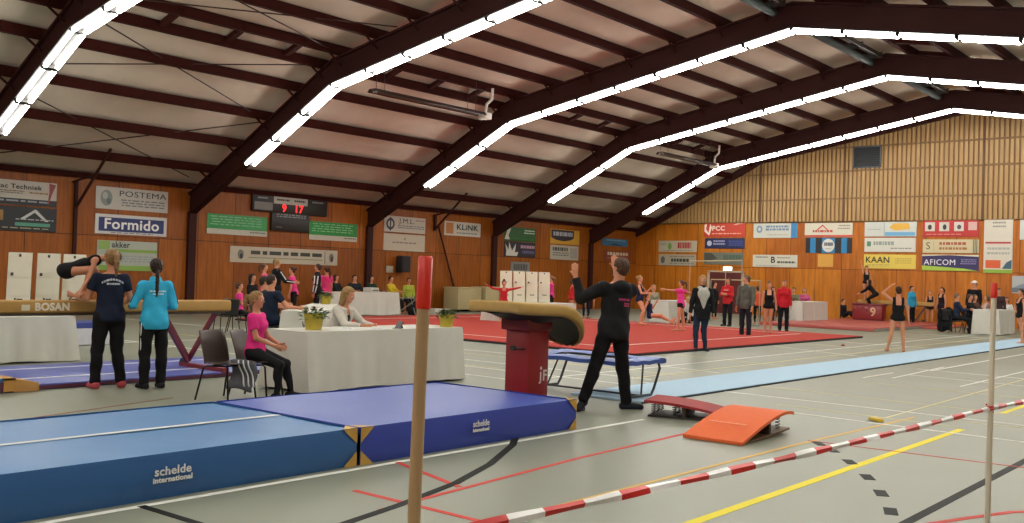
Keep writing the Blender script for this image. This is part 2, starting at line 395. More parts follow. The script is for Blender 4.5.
# ================================================================== PEOPLE: one continuous skin grown from a distance field
def _n(v):
    v = np.asarray(v, float); return v / max(np.linalg.norm(v), 1e-9)
class Cone:
    def __init__(s, a, b, ra, rb, k=0.02, fl=None, q=1.0):
        s.a = np.asarray(a, float); s.b = np.asarray(b, float); s.ra = ra; s.rb = rb; s.k = k; s.fl = None if fl is None else _n(fl); s.q = q
    def sub(s, t0, t1, off=0.0, off2=None):
        off2 = off if off2 is None else off2
        return Cone(s.a + (s.b - s.a) * t0, s.a + (s.b - s.a) * t1, s.ra + (s.rb - s.ra) * t0 + off, s.ra + (s.rb - s.ra) * t1 + off2, s.k, s.fl, s.q)
    def bounds(s):
        r = max(s.ra, s.rb); return np.minimum(s.a, s.b) - r, np.maximum(s.a, s.b) + r
    def dist(s, X, Y, Z):
        ax, ay, az = s.a; px, py, pz = X - ax, Y - ay, Z - az; ba = s.b - s.a
        if s.fl is not None:
            g = (1 / s.q - 1); f = s.fl
            d = (px * f[0] + py * f[1] + pz * f[2]) * g
            px = px + d * f[0]; py = py + d * f[1]; pz = pz + d * f[2]
            ba = ba + f * ba.dot(f) * g
        L = max(ba.dot(ba), 1e-9)
        t = np.clip((px * ba[0] + py * ba[1] + pz * ba[2]) / L, 0, 1)
        d = np.sqrt((px - t * ba[0]) ** 2 + (py - t * ba[1]) ** 2 + (pz - t * ba[2]) ** 2) - (s.ra + (s.rb - s.ra) * t)
        return d * (s.q if s.fl is not None else 1.0) ** 0.5
class Ell:
    def __init__(s, c, r, ax, k=0.02):
        s.c = np.asarray(c, float); s.r = np.asarray(r, float); s.ax = [_n(a) for a in ax]; s.k = k
    def sub(s, t0, t1, off=0.0, off2=None): return Ell(s.c, s.r + off, s.ax, s.k)
    def bounds(s):
        R = s.r.max(); return s.c - R, s.c + R
    def dist(s, X, Y, Z):
        px, py, pz = X - s.c[0], Y - s.c[1], Z - s.c[2]; k0 = 0; k1 = 0
        for a, r in zip(s.ax, s.r):
            u = px * a[0] + py * a[1] + pz * a[2]; k0 = k0 + (u / r) ** 2; k1 = k1 + (u / r ** 2) ** 2
        k0 = np.sqrt(k0); k1 = np.sqrt(k1) + 1e-9
        return k0 * (k0 - 1) / k1
def layer(prims, cuts=(), boxes=()): return (prims, cuts, boxes)
def surf(layers, h, kj=0.012):
    lo = np.min([p.bounds()[0] for L in layers for p in L[0]], 0) - 0.03; hi = np.max([p.bounds()[1] for L in layers for p in L[0]], 0) + 0.03
    n = np.ceil((hi - lo) / h).astype(int) + 2
    ax = [(lo[i] + h * np.arange(n[i])).astype(np.float32) for i in range(3)]
    D = None
    def smin(a, b, k):
        e = np.maximum(k - np.abs(a - b), 0) / k; return np.minimum(a, b) - e * e * k * 0.25
    for prims, cuts, notbox in layers:
        E_ = np.full(n, 1.0, np.float32)
        for p in prims:
            b0, b1 = p.bounds(); m = p.k + 3 * h
            i0 = np.maximum(((b0 - m - lo) / h).astype(int), 0); i1 = np.minimum(((b1 + m - lo) / h).astype(int) + 2, n)
            sl = tuple(slice(i0[i], i1[i]) for i in range(3))
            X = ax[0][sl[0]][:, None, None]; Y = ax[1][sl[1]][None, :, None]; Z = ax[2][sl[2]][None, None, :]
            E_[sl] = smin(E_[sl], p.dist(X, Y, Z).astype(np.float32), p.k)
        X = ax[0][:, None, None]; Y = ax[1][None, :, None]; Z = ax[2][None, None, :]
        for c, nn in cuts:
            nn = _n(nn); E_ = np.maximum(E_, ((X - c[0]) * nn[0] + (Y - c[1]) * nn[1] + (Z - c[2]) * nn[2]).astype(np.float32))
        for planes in notbox:      # region (intersection of half spaces) taken away
            q = None
            for c, nn in planes:
                nn = _n(nn); e = ((X - c[0]) * nn[0] + (Y - c[1]) * nn[1] + (Z - c[2]) * nn[2]).astype(np.float32)
                q = e if q is None else np.maximum(q, e)
            E_ = np.maximum(E_, -q)
        D = E_ if D is None else smin(D, E_, kj)
    S = D < 0
    c8 = np.zeros(n - 1, np.int8)
    off = [(i, j, k) for i in (0, 1) for j in (0, 1) for k in (0, 1)]
    def cs(A, o): return A[o[0]:A.shape[0] - 1 + o[0], o[1]:A.shape[1] - 1 + o[1], o[2]:A.shape[2] - 1 + o[2]]
    for o in off: c8 = c8 + cs(S, o).astype(np.int8)
    act = np.argwhere((c8 > 0) & (c8 < 8))
    V = np.stack([D[act[:, 0] + o[0], act[:, 1] + o[1], act[:, 2] + o[2]] for o in off], 1)
    acc = np.zeros((len(act), 3)); cnt = np.zeros(len(act))
    for a in range(8):
        for b in range(a + 1, 8):
            oa, ob = np.array(off[a]), np.array(off[b])
            if np.abs(oa - ob).sum() != 1: continue
            va, vb = V[:, a], V[:, b]; m = (va < 0) != (vb < 0)
            t = np.where(m, va / np.where(m, va - vb, 1), 0)
            acc += np.where(m[:, None], oa + t[:, None] * (ob - oa), 0); cnt += m
    pts = lo + h * (act + acc / cnt[:, None])
    idm = np.full(n - 1, -1, np.int64); idm[act[:, 0], act[:, 1], act[:, 2]] = np.arange(len(act))
    quads = []
    for d in range(3):
        e = [(1, 0, 0), (0, 1, 0), (0, 0, 1)][d]; o1 = (d + 1) % 3; o2 = (d + 2) % 3
        sa = [slice(0, s) for s in n]; sb = [slice(0, s) for s in n]
        sa[d] = slice(0, n[d] - 1); sb[d] = slice(1, n[d])
        A = S[tuple(sa)]; B = S[tuple(sb)]
        idx = np.argwhere(A != B); idx = idx[(idx[:, o1] > 0) & (idx[:, o2] > 0) & (idx[:, o1] < n[o1] - 1) & (idx[:, o2] < n[o2] - 1)]
        fl = A[idx[:, 0], idx[:, 1], idx[:, 2]]
        def at(u, w):
            q = idx.copy(); q[:, o1] -= u; q[:, o2] -= w; return idm[q[:, 0], q[:, 1], q[:, 2]]
        Q = np.stack([at(0, 0), at(1, 0), at(1, 1), at(0, 1)], 1); Q[~fl] = Q[~fl][:, ::-1]
        quads.append(Q)
    Q = np.concatenate(quads); Q = Q[(Q >= 0).all(1)]
    return pts, Q
def mesh_obj(name, pts, Q, mats, parent=None, midx=None):
    me = bpy.data.meshes.new(name)
    me.vertices.add(len(pts)); me.vertices.foreach_set('co', pts.astype(np.float32).ravel())
    me.loops.add(len(Q) * 4); me.loops.foreach_set('vertex_index', Q.astype(np.int32).ravel())
    me.polygons.add(len(Q)); me.polygons.foreach_set('loop_start', np.arange(0, len(Q) * 4, 4, dtype=np.int32))
    me.polygons.foreach_set('loop_total', np.full(len(Q), 4, np.int32))
    me.polygons.foreach_set('use_smooth', np.ones(len(Q), bool))
    for m in (mats if isinstance(mats, (list, tuple)) else [mats]): me.materials.append(m)
    if midx is not None: me.polygons.foreach_set('material_index', midx.astype(np.int32))
    me.update(calc_edges=True); me.validate()
    o = bpy.data.objects.new(name, me); COL.objects.link(o)
    if parent is not None: o.parent = parent
    return o

SKIN = '#bf8465'
eye_white = mat('#e8e2da', 0.3); eye_dark = mat('#2c211c', 0.3); lip_mat = mat('#9c4a42', 0.5)
def facing(x, y, a):
    dc = -np.array([x, y]) / math.hypot(x, y); v = -dc; rt = np.array([v[1], -v[0]]); a = math.radians(a)
    return math.cos(a) * dc + math.sin(a) * rt, dc, rt
class V3(tuple): pass
def W(r, c, u): return V3((r, c, u))     # direction as (towards the right of the view, towards the camera, up)

def person(x, y, face, h, label, hair='#5a3b26', style='short', top=None, bottom=None, leotard=None, shoes=None, skin=SKIN, sex='f', vox=0.0125,
           seat=None, z=0.0, lean=(0, 0, 1), head=(0, 0, 1), look=None, aL=None, aR=None, lL=None, lR=None, hL=None, hR=None, tilt_foot=None,
           group=None, build=1.0, hips_z=None, extra=None, nL=None, nR=None, curl=0.35, pony=0.13, eyes=True):
    F, dc, rt = facing(x, y, face)
    rz = math.atan2(F[1], F[0]) - math.pi / 2; c_, s_ = math.cos(-rz), math.sin(-rz)
    def L(v):
        if isinstance(v, V3):
            w = rt * v[0] + dc * v[1]; v = (w[0] * c_ - w[1] * s_, w[0] * s_ + w[1] * c_, v[2])
        return _n(v)
    t = L(lean); X1 = np.array([1.0, 0, 0]); s = _n(X1 - t * X1.dot(t)); f = np.cross(t, s)
    hd_ = L(head)
    lk = 0.0 if look is None else math.radians(look - face)
    # view angle grows towards image-right; turn head axes about the head direction
    F2, _, _ = facing(x, y, face if look is None else look)
    lf = np.array([F2[0] * c_ - F2[1] * s_, F2[0] * s_ + F2[1] * c_, 0.0]); lf = _n(lf - hd_ * lf.dot(hd_)); ls = np.cross(lf, hd_)
    kid = h < 1.5
    m = sex == 'm'; b = build
    sw = (0.112 if m else 0.098) * h; hw = 0.052 * h
    aL = [L(v) for v in (aL or ((-.18, .05, -1), (-.05, .18, -1)))]; aR = [L(v) for v in (aR or ((.18, .05, -1), (.05, .18, -1)))]
    if seat is not None:
        lL = lL or ((-.12, 1, -.05), (0, .1, -1)); lR = lR or ((.12, 1, -.05), (0, .1, -1))
    lL = [L(v) for v in (lL or ((-.05, .02, -1), (0, -.02, -1)))]; lR = [L(v) for v in (lR or ((.05, .02, -1), (0, -.02, -1)))]
    P = np.zeros(3)
    J = {}
    for sd, tag_, ll in ((-1, 'L', lL), (1, 'R', lR)):
        Hp = P + s * sd * hw - t * .012 * h; K = Hp + ll[0] * .245 * h; A = K + ll[1] * .232 * h; J['H' + tag_], J['K' + tag_], J['A' + tag_] = Hp, K, A
    if seat is not None: P_z = seat + .075 * h * b
    elif hips_z is not None: P_z = hips_z
    else: P_z = -min(J['AL'][2], J['AR'][2]) + .042 * h
    dz = np.array([0, 0, P_z])
    if seat is not None and seat > .3:      # lower the knees until the soles reach the floor
        for tag_, ll in (('L', lL), ('R', lR)):
            gap = P_z + J['A' + tag_][2] - .042 * h
            if gap > .01 and ll[1][2] < -.8:
                v = ll[0].copy(); v[2] -= gap / (.245 * h); v = _n(v); K = J['H' + tag_] + v * .245 * h; A = K + ll[1] * .232 * h; ll[0] = v; J['K' + tag_], J['A' + tag_] = K, A
    P = P + dz
    for k in J: J[k] = J[k] + dz
    N = P + t * .29 * h; hs = (0.145 if kid else 0.132) * h
    HC = N + t * .02 * h + hd_ * (.03 * h + hs * .5)
    hz = HC
    T = {}
    T['hip'] = Ell(P, (.088 * h * b, .064 * h * b, .07 * h), (s, f, t), .04)
    T['butt'] = Ell(P - f * .022 * h - t * .025 * h, (.075 * h * b, .05 * h * b, .05 * h), (s, f, t), .03)
    T['waist'] = Cone(P + t * .02 * h, P + t * .13 * h, .072 * h * b, (.074 if m else .066) * h * b, .05, f, .72)
    T['chest'] = Cone(P + t * .13 * h, P + t * .225 * h, (.08 if m else .07) * h * b, (.088 if m else .078) * h * b, .05, f, .68)
    T['yoke'] = Cone(P + t * .262 * h - s * sw * .62, P + t * .262 * h + s * sw * .62, .036 * h, .036 * h, .04, f, .9)
    if not m and not kid: T['bust'] = Cone(P + t * .205 * h - s * .032 * h + f * .04 * h, P + t * .205 * h + s * .032 * h + f * .04 * h, .032 * h, .032 * h, .04)
    T['neck'] = Cone(N - t * .02 * h, HC - hd_ * hs * .2 - lf * hs * .06, .036 * h * (1.08 if m else .88), .03 * h * (1.1 if m else .9), .03)
    for sd, g, aa, hh in ((-1, 'L', aL, hL), (1, 'R', aR, hR)):
        Sh = P + t * .266 * h + s * sd * sw; El = Sh + aa[0] * .165 * h; Wr = El + aa[1] * .142 * h
        J['S' + g], J['E' + g], J['W' + g] = Sh, El, Wr
        th = (1.0 if m else .86) * (.9 if kid else 1)
        T['ua' + g] = Cone(Sh, El, .031 * h * th, .0235 * h * th, .03); T['fa' + g] = Cone(El, Wr, .0235 * h * th, .0155 * h * th, .015)
        hd = _n(L(hh)) if hh is not None else aa[1]
        nn_ = nL if sd < 0 else nR
        nrm = -s * sd if nn_ is None else _n(L(nn_)); nrm = _n(nrm - hd * nrm.dot(hd)) if abs(nrm.dot(hd)) < .95 else _n(np.cross(hd, f)); ac = np.cross(hd, nrm)
        if ac.dot(f) < 0: ac = -ac
        T['palm' + g] = Cone(Wr + hd * .012 * h, Wr + hd * .045 * h, .017 * h, .021 * h, .012, nrm, .5)
        T['thumb' + g] = Cone(Wr + hd * .018 * h + ac * .014 * h, Wr + hd * .044 * h + ac * .034 * h + nrm * .006 * h, .0072 * h, .006 * h, .006)
        for i in range(4):
            o_ = (1.5 - i) * .0118 * h; ln = (.9, 1.05, 1.0, .8)[i]
            p0 = Wr + hd * .05 * h + ac * o_; d1 = _n(hd + nrm * curl * .6 + ac * (1.5 - i) * .05); p1 = p0 + d1 * .024 * h * ln; d2 = _n(hd + nrm * curl * 2); p2 = p1 + d2 * .022 * h * ln
            T['f%d' % i + g] = Cone(p0, p1, .0056 * h, .0053 * h, .004); T['g%d' % i + g] = Cone(p1, p2, .0053 * h, .0046 * h, .003)
    for g, ll in (('L', lL), ('R', lR)):
        Hp, K, A = J['H' + g], J['K' + g], J['A' + g]; th = .92 if kid else 1.0
        T['th' + g] = Cone(Hp, K, .05 * h * th * b, .031 * h * th, .035)
        sh = ll[1]; back = _n(np.cross(sh, X1)) if abs(sh[0]) < .9 else f
        if back.dot(f) > 0 and abs(sh[2]) > .5: back = -back
        T['sh' + g] = Cone(K, A, .03 * h * th, .0185 * h * th, .02)
        T['calf' + g] = Cone(K + sh * .05 * h + back * .012 * h, K + sh * .1 * h + back * .01 * h, .026 * h * th, .023 * h * th, .03)
        fd = None
        if tilt_foot is not None and tilt_foot.get(g) is not None: fd = L(tilt_foot[g])
        if fd is None:
            fd = np.array([0.12 * (-1 if g == 'L' else 1), 1, 0.0]) if abs(sh[2]) > .55 else _n(np.array([0, 0, 1.0]) * .9 + sh * .3)
            fd = _n(fd)
        dn = sh if abs(sh.dot(fd)) < .9 else np.array([0, 0, -1.0])
        dn = _n(dn - fd * dn.dot(fd))
        T['foot' + g] = Cone(A - fd * .02 * h + dn * .02 * h, A + fd * .098 * h + dn * .027 * h, .021 * h, .0145 * h, .02)
        T['heel' + g] = Cone(A, A - fd * .018 * h + dn * .018 * h, .019 * h, .022 * h, .02)
    # head
    H_ = lambda a, bb, c: HC + ls * a * hs + lf * bb * hs + hd_ * c * hs
    T['skull'] = Ell(H_(0, -.04, .13), (.33 * hs, .40 * hs, .36 * hs), (ls, lf, hd_), .02)
    T['face'] = Ell(H_(0, .07, -.13), (.265 * hs, .30 * hs, .345 * hs), (ls, lf, hd_), .025)
    T['nose'] = Cone(H_(0, .345, .02), H_(0, .43, -.11), .028 * hs, .048 * hs, .012)
    T['chin'] = Ell(H_(0, .24, -.39), (.11 * hs, .1 * hs, .09 * hs), (ls, lf, hd_), .02)
    T['brow'] = Cone(H_(-.15, .335, .09), H_(.15, .335, .09), .035 * hs, .035 * hs, .02)
    for sd in (-1, 1): T['ear%d' % sd] = Ell(H_(sd * .33, -.03, -.03), (.035 * hs, .075 * hs, .12 * hs), (ls, lf, hd_), .006)
    pts, Q = surf([layer(list(T.values()))], vox)
    body = mesh_obj('person', pts, Q, mat(skin, 0.55, 'skin', 9, 0.06, spec=0.3))
    body.location = (x, y, z); body.rotation_euler = (0, 0, rz)
    tag(body, label, 'person', group)
    body['pose'] = 'standing' if seat is None and hips_z is None else 'resting'
    # face
    if eyes:
        for sd in (-1, 1):
            mb = MB()
            c = H_(sd * .135, .315, .0); r = .052 * hs
            for i_, (rr, cc, mi) in enumerate(((r, c, 0), (r * .55, c + lf * r * .62, 1))):
                vs = []; fs = []
                for a_ in range(7):
                    for b_ in range(8):
                        th_, ph_ = math.pi * a_ / 6, 2 * math.pi * b_ / 8
                        vs.append(cc + rr * (ls * math.sin(th_) * math.cos(ph_) + lf * math.sin(th_) * math.sin(ph_) + hd_ * math.cos(th_)))
                for a_ in range(6):
                    for b_ in range(8): fs.append((a_ * 8 + b_, a_ * 8 + (b_ + 1) % 8, (a_ + 1) * 8 + (b_ + 1) % 8, (a_ + 1) * 8 + b_))
                mb.add(vs, fs, mi)
            mb.build('eye', [eye_white, eye_dark], body, smooth=True)
        MB().tube([H_(-.1, .335, -.235), H_(-.04, .372, -.225), H_(.04, .372, -.225), H_(.1, .335, -.235)], [.012 * hs, .03 * hs, .03 * hs, .012 * hs], 6).build('mouth', lip_mat, body, smooth=True)
    # hair
    hm = mat('#%02x%02x%02x' % tuple(int(int(hair[i:i + 2], 16) * .82) for i in (1, 3, 5)), 0.6, 'hair', 30, 0.3, bump=0.4, spec=0.3)
    cap = Ell(H_(0, -.05, .14), (.375 * hs, .45 * hs, .405 * hs), (ls, lf, hd_), .02)
    nape = Ell(H_(0, -.22, -.1), (.30 * hs, .22 * hs, .28 * hs), (ls, lf, hd_), .03)
    cut_face = [(H_(0, .14, 0), -lf), (H_(0, 0, .30), hd_)]
    cut_face2 = [(H_(0, .02, 0), -lf), (H_(0, 0, .02), hd_)]
    hp = [cap, nape]; more = []
    g = np.array([0, 0, -1.0])
    if style in ('pony', 'braid'):
        p = H_(0, -.44, .2); dirs = [_n(-lf * 1.0 + g * .3), _n(-lf * .35 + g), g, _n(g + lf * .1)]
        if style == 'braid': p = H_(.0, -.38, -.15); dirs = [_n(-lf * .4 + g), g, g, _n(g + lf * .06)]
        st = pony * h / 4 * (1.0 if style == 'pony' else 1.25); rr = [.12, .15, .14, .11, .04] if style == 'pony' else [.12, .11, .1, .1, .05]
        for i in range(4):
            q_ = p + dirs[i] * st * (1.2 if i else .8); more.append(Cone(p, q_, rr[i] * hs, rr[i + 1] * hs, .01)); p = q_
    elif style == 'bun':
        more.append(Ell(H_(0, -.5, .22), (.17 * hs,) * 3, (ls, lf, hd_), .012))
    elif style == 'topbun':
        more.append(Ell(H_(0, -.2, .58), (.18 * hs,) * 3, (ls, lf, hd_), .012))
    elif style == 'long':
        more += [Cone(H_(-.27, -.12, .1), H_(-.30, -.1, -.62), .17 * hs, .13 * hs, .05), Cone(H_(.27, -.12, .1), H_(.30, -.1, -.62), .17 * hs, .13 * hs, .05), Cone(H_(0, -.3, .1), H_(0, -.3, -.7), .24 * hs, .2 * hs, .06)]
    elif style == 'bob':
        more += [Cone(H_(-.25, -.08, .1), H_(-.28, -.04, -.36), .18 * hs, .14 * hs, .05), Cone(H_(.25, -.08, .1), H_(.28, -.04, -.36), .18 * hs, .14 * hs, .05), Cone(H_(0, -.26, .1), H_(0, -.26, -.42), .24 * hs, .2 * hs, .06)]
    rough_hair = lambda p: p + np.stack([np.sin(p[:, 2] * 150 + p[:, 1] * 60), np.sin(p[:, 0] * 170 + p[:, 2] * 40), np.sin(p[:, 0] * 120 + p[:, 1] * 140)], 1) * .011 * hs
    lys = [layer(hp, [(H_(0, 0, -.36), -hd_)], [cut_face, cut_face2])]
    if more: lys.append(layer(more, [], [cut_face] if style in ('long', 'bob') else []))
    pts, Q = surf(lys, vox * .8, .008); mesh_obj('hair', rough_hair(pts), Q, hm, body)
    # garments
    tors = ['hip', 'butt', 'waist', 'chest', 'yoke'] + (['bust'] if 'bust' in T else [])
    G_ = {}
    if leotard:
        colr, sleeve, legs = leotard
        o_ = .011
        sc = [[(N - t * .075 * h, -t), (P + s * .042 * h, s), (P - s * .042 * h, -s), (P, -f)], [(N - t * .10 * h, -t), (P + s * .04 * h, s), (P - s * .04 * h, -s), (P, f)]] if not sleeve else [[(N - t * .045 * h, -t), (P + s * .04 * h, s), (P - s * .04 * h, -s)]]
        sc2 = [] if sleeve else [[(P + s * .082 * h, -s), (P + t * .2 * h, -t)], [(P - s * .082 * h, s), (P + t * .2 * h, -t)]]
        ls_ = [layer([T[k].sub(0, 1, o_ + (.009 if k == 'yoke' else 0)) for k in tors] + [T['neck'].sub(0, .2, .008)] + [T['ua' + q].sub(0, .06, .008) for q in 'LR'] + [T['th' + q].sub(0, .0 + .12 * legs, o_) for q in 'LR'], [(P - t * .055 * h - t * .1 * h * legs, -t), (N + t * .02 * h, t)] if seat is None and hips_z is None else [(N + t * .02 * h, t)], sc + sc2)]
        if sleeve: ls_.append(layer([T['ua' + q].sub(0, min(1, sleeve), .008) for q in 'LR'] + ([T['fa' + q].sub(0, .9, .008) for q in 'LR'] if sleeve > .9 else [])))
        pts, Q = surf(ls_, vox); G_['leotard'] = mesh_obj('leotard', pts, Q, cloth(colr, ) if not isinstance(colr, tuple) else cloth(colr[0]), body)
    if bottom:
        kind, colr = bottom[0], bottom[1]; o_ = {'tights': .009, 'pants': .02, 'shorts': .014, 'jeans': .012, 'skirt': .03}[kind]
        hipc = [T[k].sub(0, 1, .012) for k in ('hip', 'butt')] + [T['waist'].sub(0, .3, .008)]
        end = 1.0 if kind != 'shorts' else (bottom[2] if len(bottom) > 2 else .3)
        ls_ = [layer(hipc, [(P + t * .06 * h, t)])]
        for q in 'LR':
            pr = [T['th' + q].sub(0, end if kind == 'shorts' else 1, .012, o_)]; cuts = []
            if kind != 'shorts':
                fl = {'tights': .007, 'pants': .03, 'jeans': .014, 'skirt': .05}[kind]
                pr += [T['sh' + q].sub(0, .93, o_, fl)] + ([T['calf' + q].sub(0, 1, o_ * .8)])
                cuts = [(J['K' + q] + (J['A' + q] - J['K' + q]) * (1.04 if kind == 'pants' else .97), J['A' + q] - J['K' + q])]
            else: cuts = [(J['H' + q] + (J['K' + q] - J['H' + q]) * end, J['K' + q] - J['H' + q])]
            ls_.append(layer(pr, cuts))
        pts, Q = surf(ls_, vox, .03); G_['bottom'] = mesh_obj({'pants': 'trousers', 'tights': 'leggings', 'shorts': 'shorts', 'jeans': 'jeans', 'skirt': 'skirt'}[kind], pts, Q, cloth(colr), body)
    if top:
        kind, colr = top[0], top[1]; thick = {'tee': .02, 'long': .02, 'hoodie': .034, 'jacket': .023, 'coat': .028, 'cardigan': .028}[kind]
        hem = {'tee': .045, 'long': .05, 'hoodie': .06, 'jacket': .07, 'coat': .11, 'cardigan': .1}[kind] * h
        tp = [T[k].sub(0, 1, thick + (.006 if k == 'yoke' else 0)) for k in tors]
        if seat is None and kind in ('coat', 'cardigan', 'hoodie', 'jacket') and hips_z is None: tp.append(Cone(P + t * .02 * h, P - t * (hem + .02), .088 * h * b + thick, .09 * h * b + thick, .04, f, .74))
        cuts = [(P - t * hem, -t), (N + t * (.006 if kind in ('tee',) else .008) * h, t)]
        nb = []
        if kind == 'cardigan': nb = [[(P + s * .022 * h, s), (P - s * .022 * h, -s), (P + f * .02, -f)]]
        ls_ = [layer(tp, cuts, nb)]
        ar = []
        for q in 'LR':
            if kind == 'tee': ar.append(layer([T['ua' + q].sub(0, .55, thick * .8, thick * .9)], [(J['S' + q] + (J['E' + q] - J['S' + q]) * .58, J['E' + q] - J['S' + q])]))
            else: ar.append(layer([T['ua' + q].sub(0, 1, thick * .8), T['fa' + q].sub(0, .97, thick * .8, thick * .6)], [(J['W' + q] - (J['W' + q] - J['E' + q]) * .03, J['W' + q] - J['E' + q])]))
        if kind == 'hoodie': ls_.append(layer([Ell(N - f * .05 * h - t * .008 * h, (.07 * h, .045 * h, .045 * h), (s, f, t), .03)]))
        if kind in ('jacket', 'coat'): ls_.append(layer([Cone(N - t * .025 * h, N + t * .012 * h, .05 * h, .046 * h, .02)]))
        pts, Q = surf(ls_ + ar, vox, .03)
        G_['top'] = mesh_obj({'tee': 't_shirt', 'long': 'shirt', 'hoodie': 'hooded_sweater', 'jacket': 'jacket', 'coat': 'coat', 'cardigan': 'cardigan'}[kind], pts, Q, cloth(colr), body)
    if shoes:
        colr, sole = shoes
        sh_ = []
        for q in 'LR':
            A = J['A' + q]; up = _n(J['K' + q] - A)
            pts, Q = surf([layer([T['foot' + q].sub(0, 1, .011), T['heel' + q].sub(0, 1, .01)], [(A + up * .018 * h, up)])], vox * .8)
            ctr = pts[Q].mean(1); mi = (ctr[:, 2] < pts[:, 2].min() + .018).astype(int)
            mesh_obj('shoe', pts, Q, [cloth(colr), mat(sole, .6)], body, mi)
    for go in G_.values():      # soft folds in the cloth
        n_ = len(go.data.vertices); co = np.empty(n_ * 3, np.float32); go.data.vertices.foreach_get('co', co); co = co.reshape(-1, 3)
        k_ = .0035 if 'leotard' not in go.name else .0012
        co[:, 0] += k_ * np.sin(co[:, 2] * 31 + co[:, 0] * 17 + co[:, 1] * 9); co[:, 1] += k_ * 1.3 * np.sin(co[:, 2] * 24 + co[:, 0] * 26); go.data.vertices.foreach_set('co', co.ravel()); go.data.update()
    body_info[label] = dict(T=T, J=J, P=P, t=t, s=s, f=f, N=N, HC=HC, h=h, rz=rz, G=G_, body=body, hs=hs, lf=lf, ls=ls, hd=hd_)
    return body
body_info = {}
def lay_on(info, part, body_text=None, size=.05, centre=(0, .2), side=-1, col='#d8d8d8', name='lettering', verts=None, faces=None, bold=0.0, lift=.003, arc=0.0):
    """flat lettering laid over the cloth of the back (side=-1) or chest (side=1)"""
    g = info['G'][part]; me = g.data
    bvh = BVHTree.FromPolygons([v.co for v in me.vertices], [tuple(p.vertices) for p in me.polygons])
    if body_text: verts, faces = text_mesh(body_text, size, bold, 0)
    s, t, f = info['s'], info['t'], info['f']; out = []; bad = False
    for v in verts:
        u, w = v[0], v[1]
        if arc: w = w - (u * u) * arc
        u = u + centre[0]; w = w + centre[1]
        src = info['P'] + t * w + s * (u if side < 0 else -u) + f * side * .5
        loc, nn, _, _ = bvh.ray_cast(Vector(src), Vector(-f * side))
        if loc is None: loc = Vector(src - f * side * .4)
        out.append(tuple(np.array(loc) + f * side * lift))
    mb = MB().add(out, faces); return mb.build(name, paint(col, .6), g)
def scribble(w, h, rows, seed=1, fill=.62):
    """rows of small word-like bars standing for print too small to read"""
    r = random.Random(seed); vs, fs = [], []
    for i in range(rows):
        y1 = h / 2 - h * i / rows; y0 = y1 - h / rows * fill; x = -w / 2 + r.random() * w * .06
        while x < w / 2 - .02 * w:
            l = min(w * (.05 + .12 * r.random()), w / 2 - x); n = len(vs)
            vs += [(x, y0, 0), (x + l, y0, 0), (x + l, y1, 0), (x, y1, 0)]; fs.append((n, n + 1, n + 2, n + 3)); x += l + w * .03
    return vs, fs
# ================================================================== BANNERS
def banner(name, label, wall, u0, u1, z0, z1, base, els, cat='banner', th=.03, rough=.5):
    """board on a wall; els in board units (0..1): r rect, t text, s small print, o disc, p polygon"""
    w, h = u1 - u0, z1 - z0
    if wall == 'L': M = Matrix(((0, 0, 1, WL), (1, 0, 0, u0), (0, 1, 0, z0), (0, 0, 0, 1)))
    else: M = Matrix(((1, 0, 0, u0), (0, 0, -1, WB - .006), (0, 1, 0, z0), (0, 0, 0, 1)))
    b = MB().box(0, w, 0, h, 0.001, th).build(name, mat(base, rough, 'print', 6, .04), bevel=.006, seg=1)
    b.matrix_world = M; tag(b, label, cat)
    lay = th
    for e in els:
        lay += .0025
        k = e[0]
        if k == 'r':
            MB().box(e[1] * w, e[3] * w, e[2] * h, e[4] * h, th - .002, lay).build('printed_panel', mat(e[5], rough, 'print', 6, .05), b)
        elif k == 't':
            v, f = text_mesh(e[4], e[3] * h, (0.0 if 'M' in e[4] else min(e[6] if len(e) > 6 else .006, .02 * e[3] * h)))
            mw = max(a[0] for a in v) - min(a[0] for a in v); want = e[7] * w if len(e) > 7 else None
            sx = want / mw if want else 1
            MB().add([(a[0] * sx + e[1] * w, a[1] + e[2] * h, a[2] + lay) for a in v], f).build('lettering', paint(e[5], .5), b)
        elif k == 's':
            ww, hh = (e[3] - e[1]) * w, (e[4] - e[2]) * h
            v, f = scribble(ww, hh, e[6], len(label) + int(e[1] * 100), .45 if len(e) < 8 else e[7])
            MB().add([(a[0] + (e[1] + e[3]) / 2 * w, a[1] + (e[2] + e[4]) / 2 * h, lay) for a in v], f).build('small_print', paint(e[5], .5), b)
        elif k == 'o':
            n = 20; MB().add([(e[1] * w + e[3] * h * math.cos(2 * math.pi * i / n), e[2] * h + e[4] * h * math.sin(2 * math.pi * i / n), lay) for i in range(n)], [tuple(range(n))]).build('logo', paint(e[5], .5), b)
        elif k == 'p':
            MB().add([(p[0] * w, p[1] * h, lay) for p in e[1]], [tuple(range(len(e[1])))]).build('logo', paint(e[2], .5), b)
    return b
